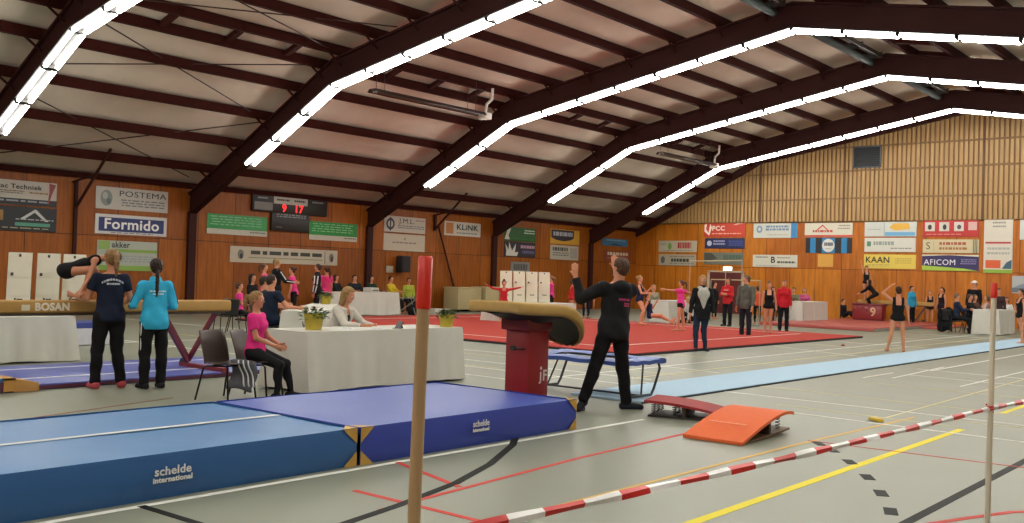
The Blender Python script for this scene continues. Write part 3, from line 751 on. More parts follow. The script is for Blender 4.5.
# scoreboard wall, from near to far
banner('sponsor_banner', 'white sponsor banner reading jac Techniek with a dark strip below', 'L', 10.8, 13.08, 3.08, 3.76, '#b5aea2',
       [('r', 0, 0, 1, .26, '#23262b'), ('t', .555, .74, .26, 'jac Techniek', '#17191c', .006, .52), ('s', .3, .42, .6, .58, '#6a5b3a', 2), ('s', .05, .05, .9, .2, '#8b8f96', 1), ('s', .66, .42, .9, .56, '#8a6a3a', 1),
        ('p', [(.9, .97), (.985, .92), (.94, .55), (.9, .1), (.885, .1), (.905, .6)], '#8e3f3a')])
banner('sponsor_banner', 'dark charcoal banner with a white roof mark and green bar', 'L', 10.8, 13.1, 2.37, 3.04, '#1e2226',
       [('p', [(.56, .5), (.73, .9), (.75, .9), (.9, .42), (.86, .42), (.73, .78), (.6, .46)], '#b9bab8'), ('r', .5, .2, .92, .34, '#4c8d74'), ('s', .48, .4, .96, .5, '#9a9c9c', 1), ('r', .1, .35, .26, .85, '#9c7434'),
        ('r', .3, .4, .36, .82, '#8f6a35'), ('s', .05, .04, .9, .13, '#9a9270', 1)])
banner('sponsor_banner', 'silvery banner reading POSTEMA in heavy dark letters', 'L', 14.23, 16.56, 3.15, 3.81, '#b8b4aa',
       [('t', .64, .73, .36, 'POSTEMA', '#24262c', .012, .66), ('s', .33, .12, .95, .48, '#6b6c70', 3), ('o', .14, .5, .28, .36, '#7d8784'), ('o', .12, .6, .12, .16, '#a9aaa4'), ('o', .17, .35, .1, .14, '#5f6a68')])
banner('sponsor_banner', 'white banner reading Formido in white on a navy block', 'L', 14.24, 16.55, 2.41, 3.0, '#c4c3bf',
       [('r', .045, .14, .955, .84, '#1b2b63'), ('t', .5, .5, .74, 'Formido', '#e4e4e0', .014, .76), ('s', .2, .03, .8, .1, '#22336a', 1)])
banner('sponsor_banner', 'pale green striped banner ending in akker, behind two coaches', 'L', 14.33, 16.25, 1.33, 2.22, '#a3a99a',
       [('r', 0, .0, 1, .17, '#7c9f42'), ('r', .25, .62, 1, .72, '#7c9f42'), ('t', .38, .86, .28, 'akker', '#33383a', .01, .3), ('s', .25, .25, .95, .5, '#8c9399', 3), ('r', .02, .7, .2, .98, '#87a552')])
t = empty('scoreboard', (WL, 19.63, 2.83), 0, 'black electronic scoreboard showing red 9 and 17', 'scoreboard')
_b = mat('#15120f', .45, 'metal', 5, .05)
MB().box(.0, .10, 0, 3.2, .62, 1.2).build('score_panel', _b, t, bevel=.01); MB().box(0, .10, .8, 2.42, 0, .62).build('foul_panel', _b, t, bevel=.01)
MB().box(.10, .108, .86, 2.3, .93, 1.17).build('name_plate', mat('#aca79b', .5), t)
MB().box(.10, .104, .08, .82, .68, .95).build('grey_window', mat('#6e6c66', .5), t)
def board_text(txt, y, z, size, col, emit=0, bold=.006, w=None):
    v, f = text_mesh(txt, size, bold); mw = max(a[0] for a in v) - min(a[0] for a in v); sx = w / mw if w else 1
    MB().add([(a[2] + .112, a[0] * sx + y, a[1] + z) for a in v], f).build('digit' if emit else 'lettering', mat(col, .5, emit=emit), t)
t = bpy.data.objects['score_panel']
board_text('9', 1.3, .78, .36, '#e02a2a', 1.6, .012); board_text('1', 1.82, .78, .36, '#e02a2a', 1.6, .012); board_text('7', 2.02, .78, .36, '#e02a2a', 1.6, .012)
for (yc, zc_, w_, h_, c_, n_, sd_) in ((1.25, 1.05, .55, .1, '#22262a', 1, 3), (1.95, 1.05, .5, .1, '#22262a', 1, 5), (.4, 1.07, .4, .08, '#8b8b8b', 1, 7), (2.75, 1.07, .5, .08, '#8b8b8b', 1, 8), (1.6, .52, 1.3, .14, '#7d7d7d', 2, 9), (1.1, .12, .25, .05, '#7d7d7d', 1, 4)):
    v, f = scribble(w_, h_, n_, sd_); MB().add([(.112, a[0] + yc, a[1] + zc_) for a in v], f).build('small_print', mat(c_, .5), t)
for nm, a, b, lb in (('g', 17.97, 20.3, 'green banner with a pale foot strip before the scoreboard, catching tube reflections'), ('h', 22.1, 24.33, 'green banner with a pale foot strip past the scoreboard')):
    banner('sponsor_banner', lb, 'L', a, b, 2.6, 3.26, '#2f8a48', [('r', 0, 0, 1, .27, '#b6b4a4'), ('s', .05, .38, .9, .9, '#6fb57c', 4, .35), ('s', .7, .06, .97, .2, '#4f5a52', 1)], rough=.2)
banner('sponsor_banner', 'long low cream banner with two black figure marks above the athletes', 'L', 18.87, 23.43, 1.7, 2.24, '#b5ab96',
       [('s', .17, .5, .84, .76, '#2d332c', 1, .9), ('r', .16, .3, .85, .35, '#6d7a55'), ('o', .09, .5, .22, .3, '#6f6d64'), ('o', .095, .4, .1, .16, '#20211f'), ('o', .935, .5, .2, .3, '#6f6d64'), ('o', .94, .42, .08, .2, '#20211f'), ('r', .868, .1, .872, .9, '#6f6d64')])
banner('sponsor_banner', 'white banner reading J.M.L. with a black wheel mark', 'L', 25.68, 27.9, 3.08, 3.7, '#b9b0a2',
       [('t', .54, .72, .42, 'J.M.L.', '#27303c', .006, .38), ('s', .74, .7, .97, .85, '#8d5f57', 1), ('s', .3, .2, .97, .45, '#6b6f75', 2), ('o', .14, .5, .36, .36, '#27303c'), ('o', .14, .5, .22, .22, '#b9b0a2'), ('r', .125, .08, .155, .92, '#27303c')])
banner('sponsor_banner', 'cream banner with one thin script line below the J.M.L. banner', 'L', 25.67, 27.9, 2.36, 3.02, '#bbb09c', [('s', .2, .38, .8, .52, '#6a675d', 1), ('o', .5, .72, .05, .08, '#6a675d')])
banner('sponsor_banner', 'white banner reading KLINK with an orange block', 'L', 29.0, 31.22, 3.11, 3.69, '#c2bcae',
       [('r', .04, .12, .24, .9, '#b0703a'), ('t', .62, .62, .56, 'KLiNK', '#1f3440', .014, .6), ('s', .3, .1, .92, .25, '#4d5a60', 1)])
banner('sponsor_banner', 'dark green banner with white lettering under the roof slope', 'L', 32.8, 35.02, 3.06, 3.68, '#1f5a2a',
       [('s', .6, .5, .95, .85, '#c4d4bd', 2), ('p', [(.0, .1), (.08, .75), (.2, .95), (.12, .4), (.16, .1)], '#c9c8ba'), ('s', .3, .1, .9, .2, '#2f7a3a', 1)])
banner('sponsor_banner', 'dark blue banner with a white spiky plant mark', 'L', 32.82, 35.0, 2.37, 3.03, '#211f2e',
       [('p', [(.05, .05), (.4, .05), (.44, .34), (.33, .28), (.36, .9), (.24, .4), (.14, .98), (.13, .45), (.02, .85), (.06, .4)], '#c9c8bb'), ('s', .5, .55, .97, .8, '#b28ea0', 1, .8), ('s', .55, .2, .95, .45, '#5d5f86', 1, .8)])
banner('sponsor_banner', 'yellow banner with a dark rounded panel of grey capitals', 'L', 36.1, 38.37, 3.08, 3.77, '#c39430',
       [('p', [(.02, .95), (.02, .42), (.2, .26), (.45, .2), (.7, .3), (.8, .45), (.8, .95)], '#262736'), ('s', .07, .52, .76, .82, '#a4a7b4', 1, .9)])
banner('sponsor_banner', 'pale grey banner below the yellow one, small dark heading', 'L', 36.12, 38.33, 2.34, 3.02, '#aca596',
       [('s', .06, .55, .62, .85, '#3d4744', 1, .8), ('s', .06, .2, .66, .5, '#59615d', 2), ('r', .7, .15, .95, .85, '#98958b')])
banner('sponsor_banner', 'small blue banner high in the corner by the end wall', 'L', 40.32, 42.58, 3.17, 3.54, '#2f6d92', [('p', [(.2, .1), (.5, .35), (.85, .1)], '#1b3748'), ('s', .1, .55, .9, .85, '#79a8bf', 1)])
banner('sponsor_banner', 'brownish red banner below the small blue one', 'L', 40.44, 42.88, 2.41, 2.94, '#7c3a26', [('s', .1, .5, .9, .85, '#c8b8a2', 1, .8), ('s', .1, .1, .9, .35, '#b06a50', 1)])
banner('number_sign', 'small grey notice above the white score panels', 'L', 33.3, 34.62, 1.66, 2.15, '#7d7d77', [('s', .1, .2, .9, .8, '#4d4f50', 1, .9)], cat='sign')
# end wall
E_ = lambda *a, **k: banner('sponsor_banner', a[0], 'E', *a[1:], **k)
E_('white banner with red capitals and a green sprig', -26.65, -24.45, 2.97, 3.54, '#b3ab94', [('s', .5, .3, .86, .85, '#a3262c', 1, .95), ('o', .3, .5, .2, .3, '#6f9a4a'), ('s', .04, .55, .2, .75, '#5d7a4a', 2), ('s', .1, .06, .9, .16, '#6b6250', 1)])
E_('cream banner with a dark heading below the red lettered one', -26.63, -24.48, 2.29, 2.85, '#a89f8b', [('s', .33, .32, .83, .62, '#34332f', 1, .95), ('s', .3, .72, .95, .84, '#565349', 1), ('s', .3, .1, .95, .2, '#565349', 1), ('o', .12, .5, .22, .32, '#5c5a51')])
E_('orange red banner reading PCC', -24.08, -21.82, 3.73, 4.4, '#c23b22', [('t', .36, .62, .46, 'PCC', '#eedfce', .02, .3), ('p', [(.02, .9), (.08, .98), (.06, .6), (.12, .3), (.16, .98), (.2, .7), (.14, .1), (.02, .4)], '#eedfce'), ('s', .2, .12, .9, .28, '#e8b098', 1), ('p', [(.7, .85), (.95, .98), (.8, .98)], '#e9c7a8')])
E_('navy blue banner below the PCC banner', -24.0, -21.85, 3.16, 3.67, '#1c2250', [('o', .12, .5, .26, .26, '#b9bccb'), ('s', .22, .25, .52, .8, '#9497b8', 2, .6), ('s', .6, .2, .97, .75, '#4858a0', 3)])
E_('grey banner with a dark sweep above the doorway', -24.04, -21.88, 2.38, 2.97, '#6d6f63', [('p', [(.02, .1), (.35, .5), (.2, .95), (.02, .95)], '#45473f'), ('s', .5, .35, .96, .8, '#48604f', 1, .9)])
E_('white banner with a grey ring and blue wave edge', -21.4, -19.2, 3.68, 4.37, '#c5c6b8', [('r', .86, 0, 1, 1, '#3a7fb0'), ('o', .14, .6, .22, .26, '#7b91ad'), ('o', .14, .6, .1, .12, '#c5c6b8'), ('s', .28, .45, .82, .85, '#6c87a6', 2, .7), ('s', .3, .1, .8, .25, '#a9a58e', 1)])
E_('white banner with one tall black letter B', -21.4, -19.16, 2.31, 2.88, '#c9c6b4', [('t', .46, .56, .72, 'B', '#1c1c1c', .012), ('s', .05, .65, .35, .85, '#55564d', 1), ('s', .55, .65, .85, .8, '#55564d', 1), ('s', .55, .28, .96, .48, '#3f4542', 1, .8), ('s', .05, .06, .6, .14, '#7d7b6d', 1)])
E_('white banner with a red roof outline and red foot strip', -18.84, -16.6, 3.72, 4.36, '#cfcab6', [('r', 0, .02, 1, .14, '#c4432c'), ('p', [(.25, .5), (.38, .9), (.5, .5), (.47, .5), (.38, .78), (.29, .5)], '#c2413a'), ('s', .15, .3, .6, .5, '#b34a40', 1, .8), ('s', .7, .45, .95, .85, '#8b8577', 2)])
E_('blue and black striped banner with a round white crest', -18.77, -16.62, 2.99, 3.68, '#15171c', [('r', .1, 0, .22, 1, '#2277a8'), ('r', .36, 0, .64, 1, '#2277a8'), ('r', .78, 0, .9, 1, '#2277a8'), ('o', .5, .5, .42, .44, '#cfd0c4'), ('s', .4, .45, .6, .7, '#2a3550', 1, .9), ('s', .43, .2, .57, .3, '#7a8a90', 1)])
E_('white banner with a yellow oval and light blue base', -16.06, -13.82, 3.74, 4.38, '#c3c9c0', [('r', .4, .04, .97, .3, '#6aa7cc'), ('p', [(.48, .6), (.56, .9), (.85, .9), (.88, .5), (.6, .4)], '#d6a73a'), ('s', .05, .4, .33, .52, '#9a9c98', 1), ('r', .385, .05, .39, .95, '#6a7b8a')])
E_('plain white banner with grey serif writing and a green square', -16.05, -13.84, 3.06, 3.68, '#cdcdc0', [('r', .05, .4, .13, .75, '#4d8262'), ('s', .16, .42, .6, .75, '#8f9a94', 1, .8), ('s', .52, .15, .92, .3, '#737b77', 1)])
E_('yellow banner reading KAAN', -16.06, -13.82, 2.33, 2.95, '#d6bf50', [('t', .27, .6, .6, 'KAAN', '#2c2a22', .008, .46), ('s', .06, .1, .5, .3, '#a98f5a', 2), ('s', .6, .3, .92, .75, '#b49a48', 3)])
E_('bright red banner with four white square pictures', -13.56, -11.33, 3.72, 4.41, '#b52a26', [('r', .04, .35, .22, .9, '#c9c6bd'), ('r', .3, .35, .48, .9, '#c9c6bd'), ('r', .57, .35, .74, .9, '#c9c6bd'), ('r', .82, .4, .97, .9, '#c9a6a0'), ('o', .13, .6, .12, .16, '#3a2f2c'), ('o', .4, .6, .11, .17, '#2f2a2a'), ('o', .66, .6, .12, .14, '#4a3d38'), ('s', .04, .08, .7, .18, '#d68a7e', 1)])
E_('cream banner with a curled S mark and red heading', -13.55, -11.31, 3.04, 3.61, '#c9bd96', [('t', .1, .5, .75, 'S', '#4c5a45', .0), ('r', .2, .12, .204, .88, '#8a8468'), ('s', .28, .55, .8, .8, '#a5523a', 1, .8), ('s', .3, .2, .8, .42, '#a5693a', 1, .8), ('r', .9, 0, .915, 1, '#5d6c58'), ('r', .93, 0, .945, 1, '#5d6c58'), ('r', .96, 0, .975, 1, '#5d6c58')])
E_('dark purple banner reading AFICOM over a lime green edge', -13.56, -11.3, 2.3, 2.97, '#2b2458', [('p', [(0, 0), (1, 0), (.75, .14), (.4, .22), (0, .3)], '#9fbf3e'), ('p', [(0, 1), (0, .9), (.5, .97), (1, .88), (1, 1)], '#cfc9ae'), ('t', .32, .5, .5, 'AFICOM', '#dcdce4', .003, .56), ('s', .68, .35, .97, .72, '#8480a8', 3)])
E_('tall white vertical banner with an orange block at its foot', -11.12, -10.03, 2.24, 4.42, '#cfcaba', [('s', .3, .82, .75, .96, '#8a8a84', 2), ('r', .06, .55, .94, .585, '#b0413a'), ('s', .1, .3, .9, .48, '#a2a7a2', 2), ('r', .08, .09, .6, .24, '#cf5a2a'), ('p', [(.65, .08), (.98, .08), (.98, .25), (.8, .2)], '#3a5d6c'), ('r', 0, .0, 1, .065, '#89ab3a')])
E_('white banner at the edge of the picture, beside the tall one', -9.78, -7.6, 3.6, 4.4, '#c5c9c4', [('s', .1, .3, .9, .8, '#8aa0b4', 2)])
banner('landscape_print', 'grey landscape picture low on the end wall', 'E', -10.02, -8.7, 1.44, 2.14, '#a9adab', [('r', 0, .05, 1, .3, '#5d6a72'), ('p', [(0, .3), (.3, .55), (.6, .35), (1, .6), (1, .3)], '#7b8894')], cat='picture')
struct(MB().box(-18.19, -17.47, WB - .012, WB, 2.36, 2.94).build('trim_20', mat('#cf9a3c', .4, 'wood', 3, .1)))
# hall door with a lit sign above
t = struct(MB().box(-23.72, -21.9, WB - .02, WB + .01, 0, 2.0).build('door_1', mat('#5a1f1c', .5, 'paint', 4, .1)))
MB().box(-23.8, -23.68, WB - .05, WB, 0, 2.06).box(-21.96, -21.84, WB - .05, WB, 0, 2.06).box(-23.8, -21.84, WB - .05, WB, 2.0, 2.08).box(-22.83, -22.8, WB - .04, WB, 0, 2.0).build('door_frame', mat('#b9a58a', .5), t)
t = empty('exit_light', (-22.68, WB, 2.08), 0, 'small bright white light above the red hall door', 'lamp')
MB().box(-.24, .24, -.1, -.01, .0, .2).build('housing', house_m, t, bevel=.01)
MB().box(-.22, .22, -.11, -.095, .02, .18).build('diffuser', mat('#f2f4ea', .4, emit=5.0), t)
# ventilation grille high on the gable
t = empty('ventilation_grille', (-16.0, WB - .02, 6.85), 0, 'dark square ventilation grille high on the slatted wall', 'vent')
mb = MB().box(-.62, .56, -.02, 0.0, -.02, .88); mb.build('backing', mat('#23262a', .6), t)
mb = MB()
for i in range(11): mb.bar((-.6, -.035, .03 + i * .08), (.54, -.035, .03 + i * .08), .012, .045, up=(0, .6, 1))
mb.build('louvres', mat('#3a3f42', .5), t)
MB().box(-.66, .6, -.06, -.015, -.06, 0).box(-.66, .6, -.06, -.015, .86, .92).box(-.66, -.6, -.06, -.015, -.06, .92).box(.54, .6, -.06, -.015, -.06, .92).build('frame', mat('#4a4d4f', .5), t)
# ================================================================== CEILING THINGS
def heater(xc, y0, y1, z, label):
    t = empty('radiant_heater', (xc, (y0 + y1) / 2, z), 0, label, 'heater'); L2 = (y1 - y0) / 2
    MB().prism([(-.2, 0), (-.13, .1), (.13, .1), (.2, 0), (.18, 0), (.12, .085), (-.12, .085), (-.18, 0)], 1, -L2, L2).build('reflector', mat('#2c241f', .35, metal=.5), t)
    MB().tube([(-.07, -L2 + .1, .03), (-.07, L2 - .1, .03)], .03, 8).tube([(.07, -L2 + .1, .03), (.07, L2 - .1, .03)], .03, 8).build('burner_tube', mat('#6e6660', .4, metal=.6), t, smooth='auto')
    for yy in (-L2 + .3, L2 - .5):
        for xx in (-.17, .17): MB().tube([(xx, yy, .03), (xx, yy, under(xc + xx) + .8 - z)], .008, 5).build('hanger', rod_mat, t)
    MB().box(-.14, .14, L2 - .02, L2 + .3, -.09, .12).build('burner_box', mat('#c9c2b6', .5), t, bevel=.015)
    MB().tube([(0, L2 + .15, .12), (0, L2 + .2, .4), (.12, L2 + .3, .55), (.14, L2 + .3, .9)], .045, 10).build('flue_pipe', mat('#c9c2b6', .4), t, smooth='auto')
heater(-20.6, 18.3, 22.9, 6.52, 'dark radiant tube heater hung between the second and third roof beams')
heater(-20.6, 33.5, 37.8, 6.52, 'small far radiant heater hung just before the last roof beam')
def gear(x, y0, y1, label):
    """rolled divider curtain and rails under the ridge"""
    t = empty('divider_curtain', (x, y0, under(x) + .1), 0, label, 'curtain'); z0 = 0.38
    MB().tube([(0, 0, z0), (0, y1 - y0, z0)], .11, 12).build('curtain_roll', mat('#24302c', .7), t, smooth='auto')
    MB().bar((-.3, 0, z0 + .2), (-.3, y1 - y0, z0 + .2), .08, .12).bar((.3, 0, z0 + .2), (.3, y1 - y0, z0 + .2), .08, .12).build('rail', mat('#2d2420', .5), t)
    for i in range(5): MB().box(-.36, .36, i * (y1 - y0 - .1) / 4, i * (y1 - y0 - .1) / 4 + .06, z0 + .12, z0 + .3).build('bracket', mat('#3a3430', .5), t)
gear(RIDGE - .45, 32.4, 39.0, 'grey green rolled curtain along the ridge before the last roof beam')
gear(RIDGE - .45, 25.1, 31.9, 'grey green rolled curtain along the ridge between third and fourth beams')
gear(RIDGE - .45, 17.7, 24.6, 'rolled curtain along the ridge above the coach, mostly out of frame')
# ================================================================== BOXES AND THINGS ON THE BANNER WALL
t = empty('loudspeaker', (WL + .02, 26.5, 1.55), 0, 'black loudspeaker hung on the wall below the J.M.L. banners', 'loudspeaker')
MB().box(.06, .42, -.2, .26, -.02, .62).build('cabinet', mat('#17171a', .6), t, bevel=.03)
MB().box(.42, .435, -.16, .22, .02, .58).build('grille', mat('#222226', .8), t); MB().box(0, .08, -.04, .1, .2, .35).build('bracket', mat('#222226', .6), t)
t = MB().box(0, .07, 0, .34, 0, .26).build('wall_socket_box', mat('#a79f8d', .5), bevel=.01, loc=(WL + .002, 25.85, 1.5)); tag(t, 'small pale switch box beside the wall loudspeaker', 'switch box')
def flat_crate(y0, y1, x0, x1, z1, label):
    t = empty('equipment_chest', ((x0 + x1) / 2, (y0 + y1) / 2, 0), 0, label, 'chest'); a, b = (x1 - x0) / 2, (y1 - y0) / 2; m = mat('#a89a70', .6, 'woody', 5, .15)
    MB().box(-a, a, -b, b, .1, z1 - .05).build('body', m, t, bevel=.01); MB().box(-a - .02, a + .02, -b - .02, b + .02, z1 - .05, z1).build('lid', mat('#b3a57a', .6, 'woody', 5, .15), t, bevel=.008)
    for sx in (-1, 1):
        for sy in (-1, 1): MB().tube([(sx * (a - .08) - .02, sy * (b - .1), .05), (sx * (a - .08) + .02, sy * (b - .1), .05)], .05, 12).build('castor', mat('#222222', .6), t)
flat_crate(28.8, 30.2, -27.7, -26.9, 1.0, 'pale wooden equipment chest by the wall, shorter of two')
flat_crate(30.35, 33.1, -27.6, -26.8, 1.03, 'long pale wooden equipment chest by the wall behind the vaulting table')
# ================================================================== MATS AND GYMNASTICS APPARATUS
def landing_mat(y0, y1, top_hex, side_hex, label, corners, x0=-7.97, x1=-5.97, z=.3):
    t = empty('landing_mat', ((x0 + x1) / 2, (y0 + y1) / 2, 0), 0, label, 'landing mat', 'thick landing mats'); a, b = (x1 - x0) / 2, (y1 - y0) / 2
    rr = random.Random(5)
    def topz(u, v): return z + .006 * math.sin(u * 9 + v * 4) * math.sin(v * 7) - .012 * (max(abs(u * 2 - 1), abs(v * 2 - 1)) ** 12)
    mb = MB().grid(lambda u, v: (-a + 2 * a * u, -b + 2 * b * v, topz(u, v)), 24, 30); o = mb.build('top_cover', vinyl(top_hex), t, smooth=True)
    mb = MB(); n = 12
    def side(u, v, fx, fy, nx, ny):
        bul = .018 * math.sin(math.pi * v); px, py = fx(u), fy(u)
        return (px + nx * bul, py + ny * bul, v * z)
    for fx, fy, nx, ny in ((lambda u: a, lambda u: -b + 2 * b * u, 1, 0), (lambda u: -a, lambda u: b - 2 * b * u, -1, 0), (lambda u: a - 2 * a * u, lambda u: b, 0, 1), (lambda u: -a + 2 * a * u, lambda u: -b, 0, -1)):
        mb.grid(lambda u, v: side(u, v, fx, fy, nx, ny), 16, 8)
    mb.build('side_cover', vinyl(side_hex), t, smooth='auto')
    tan = mat('#b8923f', .6, 'leather', 12, .15)
    for (sx, sy) in corners:
        c = MB(); e = .012
        for zz, s2 in ((z, -1), (0, 1)):      # triangles on both faces of the corner, pointing to mid-height
            for nx, ny in ((1, 0), (0, 1)):
                pt = []
                ax_ = a * sx + (.022 * sx); ay_ = b * sy + (.022 * sy)
                if nx: P_ = [(ax_, b * sy, zz), (ax_, b * sy - sy * .14, zz), (ax_, b * sy, zz + s2 * .12)]
                else: P_ = [(a * sx, ay_, zz), (a * sx - sx * .14, ay_, zz), (a * sx, ay_, zz + s2 * .12)]
                c.add(P_, [(0, 1, 2)])
        c.add([(a * sx + .02 * sx, b * sy + .0 * sy, z + .006), (a * sx - sx * .13, b * sy, z + .006), (a * sx + .02 * sx, b * sy - sy * .14, z + .006)], [(0, 1, 2)])
        c.build('corner_patch', tan, t)
    return t
m1 = landing_mat(1.75, 5.245, '#24689e', '#28598e', 'lighter teal blue landing mat with a white seam along its top', [(1, 1)])
MB().add([(.04, -1.74, .3055), (.1, -1.74, .3055), (.1, 1.7, .3055), (.04, 1.7, .3055)], [(0, 1, 2, 3)]).build('seam_tape', paint('#c9cfc8'), m1)
m2 = landing_mat(5.285, 8.2, '#344fa2', '#2a409a', 'darker violet blue landing mat in front of the vaulting table', [(1, -1), (1, 1)])
def mat_text(t, y, z, size, lines, sizes, w):
    for i, (s_, h_, ww) in enumerate(zip(lines, sizes, w)):
        v, f = text_mesh(s_, h_, .0015); mw = max(a[0] for a in v) - min(a[0] for a in v); k = ww / mw
        MB().add([(1.01 + .018 + .004 + a[2], a[0] * k + y, a[1] + z - i * .056) for a in v], f).build('lettering', paint('#dadcd8'), t)
mat_text(m1, 3.62 - 3.4925, .185, .1, ['schelde', 'international'], [.08, .05], [.27, .29])
mat_text(m2, 6.72 - 6.7425, .2, .08, ['schelde', 'international'], [.08, .045], [.22, .22])
# carpet and runway
def slab(name, x0, x1, y0, y1, z, m, label, cat, kind=None, bevel=.004):
    o = MB().box(x0, x1, y0, y1, 0.003, z).build(name, m, bevel=bevel, seg=1); tag(o, label, cat, kind=kind); return o
sf = slab('sprung_floor_carpet', -24.4, -10.78, 16.75, 29.2, .06, mat('#ab443c', .95, 'carpet', 30, .14, bump=.3, spec=.1), 'large red floor exercise carpet with a white boundary line', 'carpet')
MB().box(-24.42, -10.76, 16.72, 16.76, .0, .045).box(-10.79, -10.76, 16.72, 29.2, .0, .045).build('dark_edge', mat('#23252a', .8), sf)
for q in ((-23.0, -12.2, 17.82, 17.88), (-23.0, -12.2, 28.1, 28.16), (-12.26, -12.2, 17.82, 28.16), (-23.0, -22.94, 17.82, 28.16)):
    MB().box(q[0], q[1], q[2], q[3], .055, .0635).build('boundary_line', paint('#d8cfc4', .9), sf)
rw = slab('vault_runway', -7.72, -6.62, 10.5, 38.0, .03, mat('#a9c4d6', .9, 'carpet', 30, .08, bump=.2, spec=.1), 'long pale blue vault runway strip', 'runway')
MB().box(-6.625, -6.60, 10.5, 38.0, 0, .02).build('dark_edge', mat('#22303a', .8), rw)
# ---- vaulting table
vt = empty('vaulting_table', (-7.14, 8.85, 0), 0, 'vaulting table with a tan padded top on a red pedestal', 'vaulting table')
def prof(v):      # v 0..1 along the run: flat, then dropping to the tongue
    y = -.60 + 1.36 * v
    z = 1.27 - .05 * v - (.36 * ((v - .45) / .55) ** 1.8 if v > .45 else 0)
    return y, z
def halfw(v):
    return .475 * ((1 - .25 * ((.18 - v) / .18) ** 2) if v < .18 else (1 if v < .52 else max(.12, math.sqrt(max(0, 1 - ((v - .52) / .49) ** 2.2)))))
def toppt(u, v, dn=0.0, inset=0.0):
    v = min(max(v, 0), 1); y, z = prof(v); w = halfw(v) - inset; uu = (u * 2 - 1)
    return (uu * w, y * (1 - inset * .8) , z - dn - .012 * uu ** 6)
mb = MB(); nu, nv = 14, 26
ring = [(i / nu, 0) for i in range(nu + 1)] + [(1, j / nv) for j in range(1, nv + 1)] + [(1 - i / nu, 1) for i in range(1, nu + 1)] + [(0, 1 - j / nv) for j in range(1, nv)]
mb.grid(lambda u, v: toppt(u, v), nu, nv)
mb.build('padded_top', mat('#b3924f', .6, 'leather', 14, .12), vt, smooth=True)
mb = MB(); prof_r = [(0, 0), (-.018, .0), (-.026, .03), (-.026, .095), (-.01, .125), (.03, .13)]
vs = []
for (u, v) in ring:
    for ins, dn in prof_r: vs.append(toppt(u, v, dn, ins))
n = len(ring); k = len(prof_r)
mb.add(vs, [(i * k + j, ((i + 1) % n) * k + j, ((i + 1) % n) * k + j + 1, i * k + j + 1) for i in range(n) for j in range(k - 1)])
mb.build('side_pad', mat('#b08f4c', .6, 'leather', 14, .12), vt, smooth=True)
mb = MB()
mb.grid(lambda u, v: (lambda p: (p[0], p[1], p[2] - .04 * math.sin(math.pi * u) - (.12 * math.exp(-((v - .4) / .22) ** 2) * math.sin(math.pi * u) ** .6)))(toppt(u, v, .10, .02)), nu, nv)
mb.build('underside_shell', mat('#2b2420', .6), vt, smooth=True)
MB().box(-.2, .2, -.26, .2, .93, 1.2).build('collar', vinyl('#7d1d20'), vt, bevel=.015)
MB().box(-.17, .17, -.2, .18, .03, .98).build('pedestal', vinyl('#8c1f22'), vt, bevel=.015)
MB().box(-.45, .45, -.55, .55, 0.001, .05).build('base_plate', metal_('#3a3a3a'), vt, bevel=.01)
MB().tube([(.1, -.2, .72), (.1, -.36, .74)], .012, 8).tube([(.1, -.36, .74), (.1, -.41, .745)], .03, 10).build('lever', mat('#1b1b1b', .4), vt, smooth='auto')
for s_, yy, zz, sz in (('J', .035, .40, .14), ('F', .11, .41, .17)):
    v, f = text_mesh(s_, sz, .004); MB().add([(a[2] + .171, a[0] + yy, a[1] + zz) for a in v], f).build('logo', paint('#d9cfcb'), vt)
MB().add([(.172, .04 + .02 * math.cos(q), .50 + .02 * math.sin(q)) for q in [i * math.pi / 6 for i in range(12)]], [tuple(range(12))]).build('logo', paint('#d9cfcb'), vt)
# ---- mini trampoline
tr = empty('mini_trampoline', (-7.55, 10.75, 0.032), 0, 'mini trampoline with blue frame pads on bent dark legs behind the coach', 'trampoline')
fm = metal_('#3a3f42'); A_, B_ = .76, .42
def tz(y): return .42 + .0 * y
corn = [(-A_, -B_), (A_, -B_), (A_, B_), (-A_, B_)]
mb = MB(); mb.tube([(x, y, .46) for x, y in corn + [corn[0]]], .02, 8); mb.build('frame', fm, tr, smooth='auto')
for (a, b) in (((-A_, -B_), (A_, -B_)), ((A_, -B_), (A_, B_)), ((A_, B_), (-A_, B_)), ((-A_, B_), (-A_, -B_))):
    dx, dy = b[0] - a[0], b[1] - a[1]; L = math.hypot(dx, dy); nx, ny = -dy / L, dx / L
    mb = MB().grid(lambda u, v: (a[0] + dx * (u * 1.08 - .04) + nx * (v - .3) * .26, a[1] + dy * (u * 1.08 - .04) + ny * (v - .3) * .26, .485 + .02 * math.sin(math.pi * v) + .006 * math.sin(u * 19)), 14, 5)
    mb.grid(lambda u, v: (a[0] + dx * (u * 1.08 - .04) + nx * (-.3) * .26, a[1] + dy * (u * 1.08 - .04) + ny * (-.3) * .26, .485 - v * .05 + .006 * math.sin(u * 19)), 14, 1)
    mb.build('frame_pad', vinyl('#2f4f9a'), tr, smooth=True)
MB().box(-.62, .62, -.24, .24, .445, .45).build('jumping_bed', mat('#26292e', .8), tr)
for sx in (-1, 1):
    for sy in (-1, 1):
        MB().tube([(sx * A_, sy * (B_ - .02), .45), (sx * A_, sy * (B_ + .02), .36), (sx * (A_ - .0), sy * (B_ - .12), .1), (sx * A_, sy * (B_ - .18), .03), (sx * A_, 0, .03)], .017, 8).build('leg', fm, tr, smooth='auto')
    MB().tube([(sx * (A_ - .0), -.0, .03), (sx * (A_ - .08), .16, .44)], .012, 6).build('brace', fm, tr)
MB().tube([(-A_, 0, .03), (A_, 0, .03)], .014, 6).build('brace', fm, tr)
